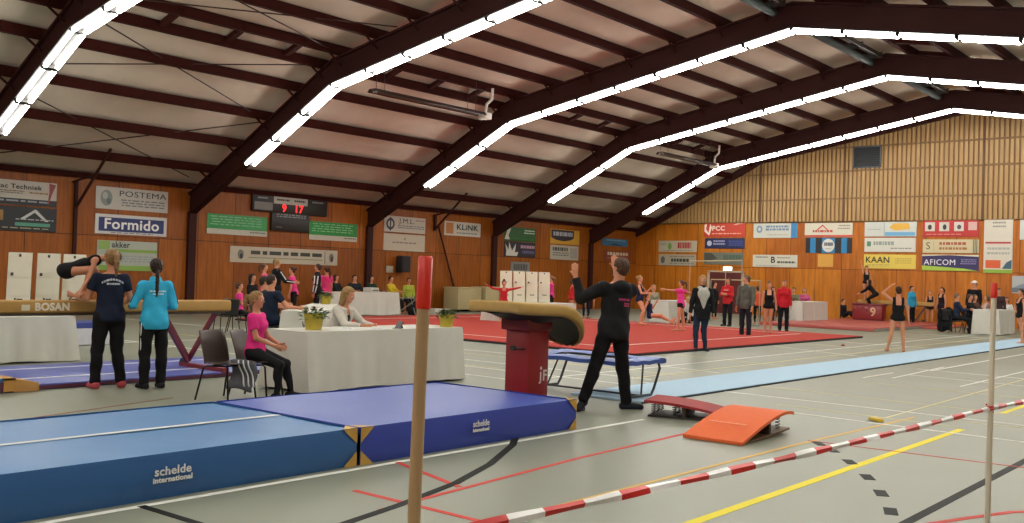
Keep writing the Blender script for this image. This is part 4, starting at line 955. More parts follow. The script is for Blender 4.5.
# ---- springboards
def springboard(x, y, rz, hexc, label, curve, w=.6, L=1.2, hgt=.21, ply='#6b5236'):
    t = empty('springboard', (x, y, 0), rz, label, 'springboard', 'springboards on the floor')
    def topz(s_): return .035 + (hgt - .035) * (math.sin(s_ * math.pi / 2) ** (1.0 if curve else .8)) * (1 if s_ < .9 or not curve else 1) - (0 if not curve else .03 * max(0, (s_ - .75) / .25) ** 2)
    mb = MB(); n = 20
    poly = [(-L / 2 + L * i / n, topz(i / n)) for i in range(n + 1)]
    mb.prism([(a, b) for a, b in poly] + [(a, b - .03) for a, b in reversed(poly)], 0, -w / 2, w / 2).build('sprung_deck', mat(hexc, .75, 'carpet', 25, .08, bump=.2), t, smooth='auto')
    mb = MB(); bot = [(-L / 2 + .02 + (L - .06) * i / n, .022 + .035 * (i / n) ** 2 * (1 if curve else 0)) for i in range(n + 1)]
    mb.prism(bot + [(a, max(.002, b - .02)) for a, b in reversed(bot)], 0, -w / 2 + .03, w / 2 - .03).build('base_board', mat(ply, .6, 'woody', 6, .2), t, smooth='auto')
    for sx in (-.2, .0, .2):
        for sy in (.22, .46):
            z0, z1 = .03, topz((sy + L / 2) / L) - .03; p = []
            for i in range(40): p.append((sx + .024 * math.cos(i * .9), sy * (1) + .024 * math.sin(i * .9), z0 + (z1 - z0) * i / 39))
            MB().tube(p, .005, 5).build('coil_spring', metal_('#2c2a28'), t, smooth='auto')
    MB().box(-w / 2 + .04, w / 2 - .04, .08, .12, .025, topz(.6) - .03).build('cross_block', mat('#3d3128', .7), t)
    return t
_v1 = G(681, 437); _v2 = G(797, 434)
ob = springboard(-4.62, 9.2, 0.02, '#d8622a', 'bright orange springboard with a curved deck', True, w=.64, L=1.2, hgt=.25)
MB().bar((-.2, -.28, .155), (.2, -.28, .155), .02, .006).build('maker_mark', paint('#eba07a', .8), ob)
rb = springboard(-5.55, 9.99, 1.88, '#8f2022', 'dark red springboard with an open spring base behind the orange one', False, L=1.1, hgt=.19, ply='#2b2725')
# ---- barrier: wooden stakes and striped tape
def stake(x, y, r, top, label, lean=(0, 0), cap=.13, col='#b89a70'):
    t = empty('barrier_post', (x, y, 0), 0, label, 'post', 'wooden stakes of the tape barrier')
    e = lambda z: (lean[0] * z, lean[1] * z, z)
    MB().tube([e(.04), e(.5), e(top - cap)], [r, r, r * .97], 16).build('wooden_pole', mat(col, .6, 'wood', 5, .22, bump=.15), t, smooth='auto')
    MB().tube([e(top - cap - .002), e(top - cap), e(top - .005), e(top)], [r * .9, r * 1.12, r * 1.1, r * .85], 16).build('red_cap', mat('#d12a18', .4), t, smooth='auto')
    MB().lathe([(.17, 0.001), (.17, .03), (.05, .05), (.0301, .09)], n=24).build('foot', mat('#3b3b3b', .6), t, smooth='auto')
    return t
_r = RC @ np.array([416 - P0[0], -(300 - P0[1]), -FPX]); _r = _r / np.linalg.norm(_r[:2]) * 2.45
stake(_r[0], _r[1], .0165, 1.60, 'thick wooden stake with a red top standing before the blue mats', (.010, .008))
S1 = (_r[0], _r[1])
_r = RC @ np.array([990 - P0[0], -(400 - P0[1]), -FPX]); _r = _r / np.linalg.norm(_r[:2]) * 6.6
stake(_r[0], _r[1], .0165, 1.60, 'slim pale stake with a red top holding the striped tape', (.004, .004), .09, '#cfc6b0')
S2 = (_r[0], _r[1])
def tape(p0, p1, sag, n=60, w=.036, twist=5.0, ph=0.0, per=.35, off=0.0):
    mb = MB(); prev = None; L = (Vector(p1) - Vector(p0)).length
    for i in range(n + 1):
        u = i / n; p = Vector(p0).lerp(Vector(p1), u); p.z -= sag * 4 * u * (1 - u)
        d = (Vector(p1) - Vector(p0)).normalized(); sdv = d.cross(Vector((0, 0, 1))).normalized(); up = sdv.cross(d)
        a = -.5 + .25 * math.sin(u * twist * 2) + .2 * math.sin(u * twist * 5.3)
        ax = up * math.cos(a) + sdv * math.sin(a); th = d.cross(ax) * .008
        ww = w * (.62 + .3 * math.sin(u * 23 + ph) ** 2)
        cur = [p + ax * ww / 2, p + th, p - ax * ww / 2, p - th]
        if prev: 
            s_ = int((u * L + off) / (per / 2)) % 2
            mb.add(prev + cur, [(0, 1, 5, 4), (1, 2, 6, 5), (2, 3, 7, 6), (3, 0, 4, 7)], s_)
        prev = cur
    return mb, L
tp = empty('barrier_tape', (S2[0], S2[1], 0), 0, 'twisted red and white striped barrier tape strung between the stakes', 'tape')
tm = [mat('#f4f4f0', .5), mat('#cc2018', .4)]
_q = np.array([S2[0] - S1[0], S2[1] - S1[1]]); _q /= np.linalg.norm(_q)
k_ = lambda x, y, z: (x - S2[0], y - S2[1], z)
mb, L1 = tape(k_(S1[0] + .02, S1[1], .90), k_(S2[0], S2[1] - .03, .845), .012, n=150, twist=9); mb.build('tape_run', tm, tp)
mb, _ = tape(k_(S2[0], S2[1] + .03, .845), k_(S2[0] + _q[0] * 4, S2[1] + _q[1] * 4, .85), .03, n=90, twist=7, ph=1); mb.build('tape_run', tm, tp)
MB().tube([(.019 * math.cos(i * .7), .019 * math.sin(i * .7), 0.825 + .0018 * i) for i in range(24)], .006, 6).build('knot', tm[1], tp)
# yellow floor marker lying on the court
t = tag(MB().prism([(-.11, 0), (.11, 0), (.09, .035), (-.09, .035)], 0, -.04, .04).build('floor_marker', mat('#c9a92c', .5), bevel=.008, loc=(*G(876, 421)[:2], .003), rz=.9), 'small yellow marker lying on the court beyond the tape', 'marker')
t = tag(MB().lathe([(.05, 0), (.045, .03), (.01, .045)]).build('floor_marker', mat('#8a2a22', .5), loc=(*G(843, 346)[:2], .003)), 'tiny red marker lying between carpet and runway', 'marker')
# ================================================================== CHAIRS, TABLES, CLOTHS
def make_chair(label, shell='#3f322b', legc='#1d1b1b', group=None):
    t = empty('stacking_chair', (0, 0, 0), 0, label, 'chair', group)
    def sh(u, v):      # seat then curved back (faces +Y)
        a = u * 2 - 1
        if v < .5:
            k = v / .5; return (a * .215 * (1 - .06 * k), .21 - .40 * k, .445 - .02 * k + .018 * a * a - .02 * math.sin(math.pi * k) + (.012 if k < .08 else 0) * -1)
        k = (v - .5) / .5; q = math.sin(k * math.pi / 2)
        return (a * (.205 + .012 * k) * (1 - .12 * k ** 6), -.19 - .035 * q - .075 * k * k - .0 + .03 * a * a, .425 + .375 * k + .005)
    mb = MB().grid(sh, 10, 22); o = mb.build('seat_shell', mat(shell, .45, 'plastic', 20, .08), t, smooth=True)
    md = o.modifiers.new('thick', 'SOLIDIFY'); md.thickness = .008
    fr = metal_(legc)
    for sx in (-1, 1):
        MB().tube([(sx * .17, .14, .42), (sx * .205, .19, .40), (sx * .235, .24, .012)], .011, 8).build('leg', fr, t, smooth='auto')
        MB().tube([(sx * .17, -.13, .405), (sx * .2, -.17, .39), (sx * .235, -.25, .012)], .011, 8).build('leg', fr, t, smooth='auto')
    MB().tube([(-.17, .14, .418), (.17, .14, .418)], .01, 6).tube([(-.17, -.13, .403), (.17, -.13, .403)], .01, 6).tube([(-.17, .14, .415), (-.17, -.13, .403)], .01, 6).tube([(.17, .14, .415), (.17, -.13, .403)], .01, 6).build('under_frame', fr, t)
    return t
def face_rz(x, y, a):
    F, _, _ = facing(x, y, a); return math.atan2(F[1], F[0]) - math.pi / 2
CH0 = None
def chair(x, y, face, label, z=0.0, group=None, dark=False):
    global CH0
    if dark:
        if chair.dark is None: c = chair.dark = make_chair(label, '#1b1c20', '#202022')
        else: c = copy_tree(chair.dark)
    else:
        if chair.brown is None: c = chair.brown = make_chair(label)
        else: c = copy_tree(chair.brown)
    c.location = (x, y, z); c.rotation_euler = (0, 0, face_rz(x, y, face)); c['label'] = label
    if group: c['group'] = group
    return c
chair.dark = None; chair.brown = None

def table(x0, x1, y0, y1, ht, label, cloth_label, drop=None, col='#c6c4ba', seed=1, sides=(1, 1, 1, 1), lean=0.0):
    t = empty('trestle_table', ((x0 + x1) / 2, (y0 + y1) / 2, 0), 0, label, 'table'); a, b = (x1 - x0) / 2, (y1 - y0) / 2
    MB().box(-a + .03, a - .03, -b + .03, b - .03, ht - .04, ht - .006).build('tabletop', mat('#8c7a5e', .6, 'woody', 5, .1), t)
    for sx in (-1, 1):
        for sy in (-1, 1): MB().tube([(sx * (a - .12), sy * (b - .2), ht - .04), (sx * (a - .12), sy * (b - .16), 0.002)], .014, 8).build('leg', metal_('#4a4a4a'), t, smooth='auto')
    drop = ht - .02 if drop is None else drop; r = random.Random(seed); ph = [r.random() * 6 for _ in range(8)]
    per = []; N_ = 36
    def edge(p, q, n):
        return [(p[0] + (q[0] - p[0]) * i / n, p[1] + (q[1] - p[1]) * i / n) for i in range(n)]
    rr = .02
    loop = []
    for (p, q, nx, ny) in (((-a, -b), (a, -b), 0, -1), ((a, -b), (a, b), 1, 0), ((a, b), (-a, b), 0, 1), ((-a, b), (-a, -b), -1, 0)):
        n = max(10, int(math.hypot(q[0] - p[0], q[1] - p[1]) / .07))
        for i in range(n): loop.append((p[0] + (q[0] - p[0]) * i / n, p[1] + (q[1] - p[1]) * i / n, nx, ny, len(loop)))
    M = len(loop); vs = []; rows_ = 11
    for j in range(rows_ + 1):
        k = j / rows_
        for (px, py, nx, ny, i) in loop:
            u = i / M * 2 * math.pi
            cx = abs(px) / a * abs(py) / b
            w = .012 + (.05 * k) * (math.sin(u * 9 + ph[0]) * .5 + .35 * math.sin(u * 23 + ph[1]) + .25 * math.sin(u * 4 + ph[2] + k)) + .05 * k * cx ** 6 + lean * k
            vs.append((px + nx * w + (px / a) * .02 * k, py + ny * w + (py / b) * .02 * k, ht + .002 - max(0, drop) * k - (.012 * math.sin(u * 5 + ph[3]) if j == rows_ else 0)))
    mb = MB(); mb.add(vs, [(j * M + i, j * M + (i + 1) % M, (j + 1) * M + (i + 1) % M, (j + 1) * M + i) for j in range(rows_) for i in range(M)])
    mb.add([(-a - .012, -b - .012, ht + .003), (a + .012, -b - .012, ht + .003), (a + .012, b + .012, ht + .003), (-a - .012, b + .012, ht + .003)], [(0, 1, 2, 3)])
    c = mb.build('tablecloth', mat(col, .8, 'fabric', 6, .05, bump=.15, spec=.2), smooth='auto', loc=((x0 + x1) / 2, (y0 + y1) / 2, 0))
    tag(c, cloth_label, 'tablecloth'); return t
# judges' tables
table(-10.6, -9.82, 7.76, 10.62, .765, 'long judging table nearest the camera, hidden by its white cloth', 'large white tablecloth reaching the floor behind the blue mats', seed=3, lean=.02)
table(-.4 - 16.2, .4 - 16.2, 13.1 - 2.2, 13.1 + 2.2, .76, 'second judging table running back behind the blonde woman', 'white tablecloth on the table where the man in navy sits', seed=4)
table(-16.0, -15.12, 5.2, 7.42, .70, 'table behind the balance beam carrying the score panels', 'plain white cloth hanging below the balance beam', seed=5, col='#c9c9bd')
table(-26.4, -25.6, 21.2, 24.3, .80, 'far officials table before the scoreboard wall', 'white cloth of the far officials table by the scoreboard wall', seed=6)
table(-21.3, -20.4, 24.0, 27.9, .62, 'low table carrying the far score panels behind the vault', 'white cloth under the far score panels', seed=7)
table(-19.0, -18.3, 30.6, 32.6, .80, 'table at the far rim of the red carpet behind the girl in pink', 'white cloth behind the girl in pink with outstretched arms', seed=8)
table(-16.6, -15.9, 36.6, 39.1, .85, 'officials table before the end wall', 'white cloth of the officials table left of the dark red box', seed=9)
table(-9.55, -8.75, 36.2, 38.4, .86, 'judging table by the end of the runway', 'white cloth with a diagonal crease beside the end of the runway', seed=10)
for q_ in ('tablecloth.001', 'trestle_table.001'): bpy.data.objects[q_].rotation_euler = (0, 0, math.radians(44))
bpy.data.objects['tablecloth.006']['label'] = 'white cloth of the officials table beside the dark red box'

def flowers(x, y, z, s, label):
    t = empty('flower_pot', (x, y, z), 0, label, 'plant', 'potted flowers on the judging tables')
    MB().lathe([(.075 * s, 0), (.085 * s, .08 * s), (.095 * s, .15 * s), (.088 * s, .15 * s), (.08 * s, .1 * s)], n=14).build('pot', mat('#b3a032', .5, 'foil', 25, .2, bump=.3), t, smooth='auto')
    MB().lathe([(.0875 * s, .125 * s), (.001, .128 * s)], n=14).build('soil', mat('#2a2118', .9), t)
    r = random.Random(int(x * 10)); lv = MB(); fls = []
    for i in range(95):
        a = r.random() * 6.28; d = r.random() ** .5 * .11 * s; h = (.14 + .08 * r.random() - d * .3) * s; c = Vector((d * math.cos(a), d * math.sin(a), h)); ax = Vector((math.cos(a), math.sin(a), r.uniform(-.3, .6))).normalized(); l = .06 * s
        sd = ax.cross(Vector((0, 0, 1))).normalized() * .018 * s; m_ = c + ax * l * .5 + Vector((0, 0, .008))
        lv.add([c, m_ + sd, c + ax * l, m_ - sd], [(0, 1, 2, 3)]); lv.add([c - Vector((0, 0, .003)), m_ + sd - Vector((0, 0, .003)), c + ax * l - Vector((0, 0, .003)), m_ - sd - Vector((0, 0, .003))], [(3, 2, 1, 0)])
    lv.build('leaves', mat('#4a6a2a', .6, 'leaf', 20, .3), t)
    fl = MB()
    for i in range(11):
        a = r.random() * 6.28; d = r.random() * .085 * s; c = Vector((d * math.cos(a), d * math.sin(a), (.2 + .02 * r.random()) * s)); n = 5
        for k in range(n):
            b = 2 * math.pi * k / n + a; p = [c, c + Vector((math.cos(b - .5), math.sin(b - .5), .25)) * .02 * s, c + Vector((math.cos(b), math.sin(b), .15)) * .045 * s, c + Vector((math.cos(b + .5), math.sin(b + .5), .25)) * .02 * s]
            fl.add(p, [(0, 1, 2, 3)])
    fl.build('blossoms', mat('#e6d3d0', .6, 'petal', 20, .15), t)
    return t
flowers(-10.16, 8.15, .768, 1.38, 'yellow wrapped pansy pot on the table beside the blonde woman')
flowers(-9.98, 10.45, .768, 1.2, 'yellow wrapped pansy pot at the table end by the vault')
flowers(-17.6, 14.45, .763, 1.3, 'yellow wrapped pansy pot on the second table, partly hidden')
t = empty('tablet', (-9.95, 9.5, .769), -.3, 'black tablet propped up on the white judging table', 'tablet')
MB().prism([(-.05, 0), (-.044, 0), (.01, .095), (.004, .098)], 0, -.085, .085).build('tablet_body', mat('#15161a', .3), t); MB().bar((0, .03, 0.003), (0, .0, .07), .05, .006).build('stand', mat('#222222', .5), t)
rp = random.Random(4)
for i, (dx, dy, lb) in enumerate(((-10.2, 8.75, 'sheet of paper under the blonde woman\'s hands'), (-9.98, 9.1, 'loose paper sheet beside the black tablet'), (-10.05, 10.0, 'folded paper sheet near the end of the judging table'))):
    o = MB().box(-.1, .1, -.14, .14, 0, .003).build('paper_sheet', mat('#dedfe0', .7), loc=(dx, dy, .7695 + .0002 * i), rz=rp.random() * 3); tag(o, lb, 'paper')
    MB().add([(v_[0], v_[1], .0036) for v_ in scribble(.15, .2, 7, i)[0]], scribble(.15, .2, 7, i)[1]).build('small_print', mat('#6a6c72', .7), o)
o = MB().tube([(0, 0, .006), (.13, 0, .006), (.14, 0, .006)], [.005, .005, .001], 6).build('pen', mat('#27304a', .4), loc=(-9.95, 9.35, .769), rz=1.2); tag(o, 'dark pen lying on the judging table before the tablet', 'pen')
o = empty('printer', (-25.95, 23.3, .803), 0.2, 'small pale machine on the far officials table', 'printer'); MB().box(-.18, .18, -.22, .22, 0, .16).build('body', mat('#bdbdb4', .5), o, bevel=.02); MB().box(.1, .2, -.15, .15, .05, .08).build('paper_slot', mat('#22252a', .5), o)

# score panels (white flip boards)
def score_panel(x, y, z, rz, w, h, label, mark, group):
    t = empty('score_panel', (x, y, z), rz, label, 'score board', group)      # faces +X
    M_ = lambda u, v, d: (d - v * .10, u, v)
    m = paint('#d6d2bc', .6)
    def pl(u0, u1, v0, v1, d0, d1):
        vs = [M_(u, v, d) for d in (d0, d1) for (u, v) in ((u0, v0), (u1, v0), (u1, v1), (u0, v1))]
        return vs, [(3, 2, 1, 0), (4, 5, 6, 7), (0, 1, 5, 4), (1, 2, 6, 5), (2, 3, 7, 6), (3, 0, 4, 7)]
    MB().add(*pl(-w / 2, w / 2, 0, h, -.02, 0)).build('board', m, t)
    k = 0
    for a, b in ((.02, .30), (.315, .60), (.615, .985)):
        MB().add(*pl(-w / 2 + .01, w / 2 - .01, a * h, b * h, 0.0005, .008 + .001 * k)).build('flip_card', m, t); k += 1
    MB().bar(M_(-w / 2 + .03, h * .95, -.03), (-.34, -w / 2 + .05, 0.0), .02, .02).bar(M_(w / 2 - .03, h * .95, -.03), (-.34, w / 2 - .05, 0.0), .02, .02).build('rear_stand', mat('#6a5a45', .6), t)
    ink = mat('#35332e', .6)
    mb = MB(); mb.add(*pl(-.02 * w / .4, .02 * w / .4, h * .93, h * .975, .0115, .0135)); mb.build('number_mark', ink, t)
    mb = MB(); mb.add(*pl(-w * .36, -w * .24, h * .63, h * .68, .0115, .0135)); mb.build('number_mark', ink, t)
    mb = MB(); mb.add(*pl(-w * .16, -w * .08, h * .24, h * .28, .0095, .0115)); mb.add(*pl(-w * .05, w * .2, h * .245, h * .27, .0095, .0115)); mb.build('small_print', ink, t)
    return t
for i, (px, w_, lb) in enumerate(((20, .43, 'white score panel on the left of three above the balance beam'), (48.5, .41, 'middle white score panel of the three above the balance beam'), (75, .40, 'white score panel partly hidden by the crouching gymnast'))):
    g = G(px, 313, .70)
    score_panel(-15.4, [6.66, 7.10, 7.51][i], .704, -.62, .335, .97, ['white score panel nearest the picture edge above the balance beam', 'white score panel between two others above the balance beam', lb][i], i, 'score panels behind the balance beam')
for i, px in enumerate((506, 520, 532.5, 544)):
    score_panel(-20.8, [24.57, 25.25, 25.92, 26.6][i], .624, -.62, .40, 1.06, ['far white score panel behind the girl in red with open arms', 'second far white score panel above the vaulting table', 'third far white score panel above the vaulting table', 'fourth far white score panel, closest to the coach'][i], i, 'far score panels above the vaulting table')

# ---- balance beam near the navy coach
def balance(xc, y0, y1, ht, label, legc='#7d2226', text=True, sx=-.85, rot=0.0):
    t = empty('balance_beam', (xc, (y0 + y1) / 2, 0), 0, label, 'balance beam'); t['kind'] = 'thing'; t.rotation_euler = (0, 0, rot); b = (y1 - y0) / 2
    MB().box(-.06, .06, -b, b, ht - .16, ht).build('padded_rail', mat('#a98343', .65, 'leather', 10, .1), t, bevel=.03, seg=3)
    for s_ in (-1, 1):
        yb = s_ * (b - .75)
        ye = s_ * (b - .2); yb = ye + s_ * .1 if sx else yb
        MB().bar((0, ye - s_ * .02 if sx else yb + s_ * .4, ht - .17), (sx, yb, .16), .06, .05, up=(1, 0, 0)).bar((0, ye - s_ * .85 if sx else yb - s_ * .5, ht - .17), (sx, yb, .16), .08, .06, up=(1, 0, 0)).build('support_strut', mat(legc, .5), t)
        MB().bar((-1.0, yb, .09), (.12, yb, .09), .09, .07).build('support_foot', mat(legc, .5), t)
        for q in (-1,): MB().tube([(q * .96, yb - .025, .1), (q * .96, yb + .025, .1)], .088, 16).build('wheel', mat('#1f3a40', .6), t, smooth='auto')
    MB().box(-.05, .05, -b + .1, b - .1, ht - .19, ht - .16).build('under_rail', mat('#3a2c20', .6), t)
    if text:
        v, f = text_mesh('BOSAN', .125, .006); MB().add([(a[2] + .0615, a[0] + text, a[1] + ht - .085) for a in v], f).build('lettering', paint('#ddd6c4'), t)
        MB().box(.058, .063, text - .37, text - .27, ht - .125, ht - .055).build('logo', paint('#cfc6b0'), t)
    return t
balance(-12.05, 3.1, 8.15, 1.08, 'tan balance beam on dark red legs behind the two coaches', text=-.02)
# low mats round the beam
def low_mat(x0, x1, y0, y1, z, hexc, label, edge='#5a2a3e', lines=()):
    t = tag(MB().box(x0, x1, y0, y1, .003, z).build('low_mat', vinyl(hexc), bevel=.01), label, 'mat')
    MB().box(x1 - .002, x1 + .008, y0 + .02, y1 - .02, .01, z * .75).build('edge_band', mat(edge, .6), t)
    for (xa, xb) in lines: MB().box(xa, xb, y0 + .02, y1 - .02, z - .002, z + .003).build('white_line', paint('#d8dadc'), t)
    return t
low_mat(-14.2, -11.95, 5.43, 9.3, .07, '#414e9c', 'long low violet blue mat with white lines under the balance beam', lines=((-13.75, -13.68), (-12.62, -12.55)))
low_mat(-12.9, -11.85, 3.0, 5.12, .17, '#2d5f93', 'teal blue mat with tan corners at the picture edge by the beam', lines=())
MB().box(-11.95, -11.83, 5.0, 5.13, .02, .172).box(-12.15, -11.83, 5.0, 5.13, .15, .176).build('corner_patch', mat('#b8873f', .6), bpy.data.objects['low_mat.001'])
MB().prism([(5.13, .003), (5.42, .003), (5.42, .1), (5.13, .16)], 0, -12.4, -11.86).build('corner_wedge', mat('#b98a4a', .7), bpy.data.objects['low_mat.001'])
low_mat(-18.6, -17.9, 8.7, 9.5, .42, '#2b3d86', 'folded navy mat stack behind the navy coach', edge='#c9cbd2')
low_mat(-13.6, -12.9, 9.35, 10.2, .3, '#2c8a96', 'small turquoise mat block behind the brown chair', edge='#2c8a96')

# ================================================================== PEOPLE
NAVY, BLACK, PINK = '#1a2133', '#141416', '#d63a86'
def P_(px, py): g = G(px, py); return g[0], g[1]
def pp(px, py, face, h, label, **k): x, y = P_(px, py); return person(x, y, face, h, label, **k)
# two coaches at the beam
pp(107, 388, 195, 1.72, 'person in a navy tee with white back print, blonde ponytail, by the beam', hair='#9a7446', style='pony', pony=.16, top=('tee', NAVY), bottom=('pants', BLACK), shoes=('#b04a52', '#a05058'), vox=.0085,
   aL=(W(-.4, -.15, -.95), W(-.6, -.75, .12)), aR=(W(.28, -.1, -1), W(-.1, -.8, -.05)), lL=(W(-.1, 0, -1), W(-.04, .02, -1)), lR=(W(.02, 0, -1), W(.16, -.05, -1)), look=200, build=1.08)
I = body_info['person in a navy tee with white back print, blonde ponytail, by the beam']
for (w_, yy, arc, sd_) in ((.26, .44, 2.6, 1), (.17, .385, 0, 2)):
    v, f = scribble(w_, .026, 1, sd_, .9); lay_on(I, 'top', verts=v, faces=f, centre=(0, yy), arc=arc, col='#c3c6cc', name='back_print')
pp(152, 388.5, 200, 1.62, 'person in a turquoise track jacket with a dark braid, by the beam', hair='#32211a', style='braid', pony=.15, top=('jacket', '#35a9cf'), bottom=('pants', BLACK), shoes=('#1d1d20', '#d8d8d8'), vox=.0085,
   aL=(W(-.42, 0, -1), W(-.1, -.85, -.1)), aR=(W(.3, 0, -1), W(-.3, -.9, -.1)), look=190)
I = body_info['person in a turquoise track jacket with a dark braid, by the beam']
for (w_, yy, sd_) in ((.2, .36, 1), (.14, .325, 2)):
    v, f = scribble(w_, .022, 1, sd_, .9); lay_on(I, 'top', verts=v, faces=f, centre=(0, yy), col='#bfe0ea', name='back_print')
def seam_strip(info, pts, r, col, name='stripe'):
    """piping that runs along a limb, lying on the sleeve or leg"""
    MB().tube(pts, r, 6).build(name, cloth(col), info['body'], smooth=True)
def limb_stripe(label, part, off, r, col, dirv, t0=.05, t1=.95):
    I = body_info[label]; c = I['T'][part]; d = _n(np.asarray(dirv, float)); ax = _n(c.b - c.a); d = _n(d - ax * d.dot(ax))
    pts = [c.a + (c.b - c.a) * u + d * (c.ra + (c.rb - c.ra) * u + off) for u in np.linspace(t0, t1, 7)]
    seam_strip(I, pts, r, col)
lb = 'person in a turquoise track jacket with a dark braid, by the beam'
for p_, o_ in (('uaL', .021), ('faL', .017), ('uaR', .021)): limb_stripe(lb, p_, o_, .006, '#1d4f7a', (-1 if p_[-1] == 'L' else 1, -.25, 0))
limb_stripe(lb, 'thL', .014, .007, '#d8d8d8', (-1, -.4, 0)); limb_stripe(lb, 'shL', .018, .006, '#d8d8d8', (-1, -.4, 0), .05, .5)
# gymnast crouching on the near beam
person(-12.05, 5.80, 85, 1.36, 'gymnast in a black leotard crouching on the near balance beam', hair='#6b4a30', style='bun', leotard=(BLACK, 0, .6), sex='f', vox=.010, z=1.08,
   hips_z=.36, lean=W(.92, .1, .42), head=W(.9, .2, .1), aL=(W(-.3, .2, -1), W(-.45, .1, -1)), aR=(W(-.3, .15, -1), W(-.5, .1, -1)), lL=((-.1, 1, .05), (0, -.5, -.86)), lR=((.1, 1, .1), (0, -.45, -.88)))
# seated girl + chairs
chair(-9.85, 6.66, 48, 'empty brown plastic chair with black legs before the balance beam')
chair(-9.82, 7.05, 66, 'brown chair under the seated girl in pink', )
person(-9.82, 7.02, 70, 1.5, 'girl in a pink t-shirt and black leggings sitting before the judging table', hair='#a8814f', style='pony', pony=.12, top=('tee', '#d42f7c'), bottom=('tights', '#17171a'), seat=.45, vox=.0075,
   aL=((-.1, .35, -1), (.3, .75, -.35)), aR=((.12, .3, -1), (-.3, .8, -.35)), lL=((-.1, 1, .0), (.0, .22, -1)), lR=((.12, 1, -.02), (.05, -.05, -1)), look=72, shoes=('#1c1c1f', '#1c1c1f'), curl=.5)
t = empty('hanging_jacket', (-9.80, 6.96, 0), face_rz(-9.9, 7.2, 66), 'grey striped jacket hanging over the seat side of the girl\'s chair', 'jacket')
MB().grid(lambda u, v: (.235 + .03 * math.sin(v * 9) * v + .02 * math.sin(u * 8), -.16 + .32 * u + .03 * math.sin(v * 5), .47 - .34 * v + .02 * math.sin(u * 5)), 12, 12).build('cloth', cloth('#5d6066'), t, smooth=True).modifiers.new('thick', 'SOLIDIFY').thickness = .012
for k in range(3): MB().tube([(.25 + .02 * math.sin(v * .9), -.05 + .06 * k + .01 * v, .475 - .033 * v) for v in range(10)], .009, 6).build('white_stripe', cloth('#c8c9cb'), t, smooth=True)
# blonde judge and the judges' group
chair(-11.08, 9.1, 60, 'chair under the blonde woman at the judging table', dark=True)
person(-11.05, 9.22, 55, 1.66, 'blonde woman in a pale cardigan over black sitting at the judging table', hair='#a9834f', style='long', top=('cardigan', '#bdb8ad'), bottom=('jeans', '#26303f'), seat=.45, vox=.0085, lean=(0, .42, 1), head=(0, .3, 1), look=66,
   aL=((-.25, .7, -.75), (.35, .9, -.05)), aR=((.25, .7, -.75), (-.3, .9, -.03)), curl=.6)
I = body_info['blonde woman in a pale cardigan over black sitting at the judging table']
ptsx, Qx = surf([layer([I['T'][k].sub(0, 1, .009) for k in ('waist', 'chest', 'bust')], [(I['P'] + I['t'] * .245 * 1.66, I['t'])])], .0085); mesh_obj('top', ptsx, Qx, cloth('#17171a'), I['body'])
chair(-15.62, 11.45, 120, 'chair under the man in the navy tee', dark=True)
person(-15.6, 11.47, 125, 1.78, 'man in a navy t-shirt sitting with his back turned at the second table', hair='#3b2a1f', style='short', sex='m', top=('tee', '#1b2436'), bottom=('jeans', '#1c2740'), seat=.45, vox=.012, look=120,
   aL=((-.3, .4, -.8), (.1, 1, -.1)), aR=((.35, .5, -.8), (.1, 1, -.1)))
chair(-16.55, 12.0, 105, 'chair under the dark haired boy in black', dark=True)
person(-16.55, 12.0, 100, 1.7, 'dark haired boy in a black shirt sitting beside the man in navy', hair='#33241a', style='short', sex='m', top=('tee', '#17181c'), bottom=('jeans', '#1c2740'), seat=.45, vox=.0115, aL=((-.2, .6, -.8), (.3, 1, .05)), aR=((.2, .6, -.8), (-.2, 1, .05)))
pp(238, 333, 85, 1.36, 'small child in pink sitting on a chair behind the beam end', hair='#5a3826', style='short', top=('tee', PINK), bottom=('tights', BLACK), shoes=('#2a2a2e', '#c8c8c8'), seat=.43, aL=((-.1, .4, -1), (.2, 1, -.2)), aR=((.1, .4, -1), (-.2, 1, -.2)))
_x, _y = P_(237, 333); chair(_x, _y, 85, 'dark chair under the small child in pink', dark=True)
_x, _y = P_(213, 334); chair(_x, _y + .35, 200, 'empty dark chair with its back above the beam end', dark=True)
# group under the long banner
pp(263, 322, 80, 1.66, 'pink t-shirted person standing under the long cream banner, head level with its edge', hair='#6b4a33', style='pony', top=('tee', '#d2527f'), bottom=('tights', BLACK), shoes=('#222222', '#cccccc'))
pp(275, 324, 110, 1.80, 'tall blond person in black jacket with white arm stripe under the long banner', hair='#a88755', style='short', sex='m', top=('jacket', '#1b1d20'), bottom=('pants', BLACK), shoes=('#222222', '#cccccc'), aR=((.3, .5, -.8), (0, 1, -.1)))
limb_stripe('tall blond person in black jacket with white arm stripe under the long banner', 'uaR', .03, .016, '#c9c9c9', (1, .2, 0)); limb_stripe('tall blond person in black jacket with white arm stripe under the long banner', 'faR', .03, .014, '#c9c9c9', (1, .2, 0))
pp(293, 322, 265, 1.60, 'person in pink leaning in towards the tall blond one', hair='#4a3022', style='bun', top=('tee', PINK), bottom=('tights', BLACK), lean=(0, .15, 1), shoes=('#222222', '#cccccc'))
pp(316, 321, 262, 1.70, 'person in a black jacket with white front stripes facing the pink group', hair='#4a3426', style='bun', top=('jacket', '#17181b'), bottom=('tights', BLACK), shoes=('#222222', '#cccccc'))
for dx in (-1, 1): limb_stripe('person in a black jacket with white front stripes facing the pink group', 'uaL', .03, .02, '#cfcfcf', (-1, dx * .9, 0)); limb_stripe('person in a black jacket with white front stripes facing the pink group', 'faL', .03, .018, '#cfcfcf', (-1, dx * .9, 0))
pp(325, 320, 215, 1.64, 'person in pink with a long brown ponytail at the end of the group', hair='#51301e', style='pony', pony=.2, top=('tee', '#c93a70'), bottom=('tights', BLACK), shoes=('#222222', '#cccccc'))
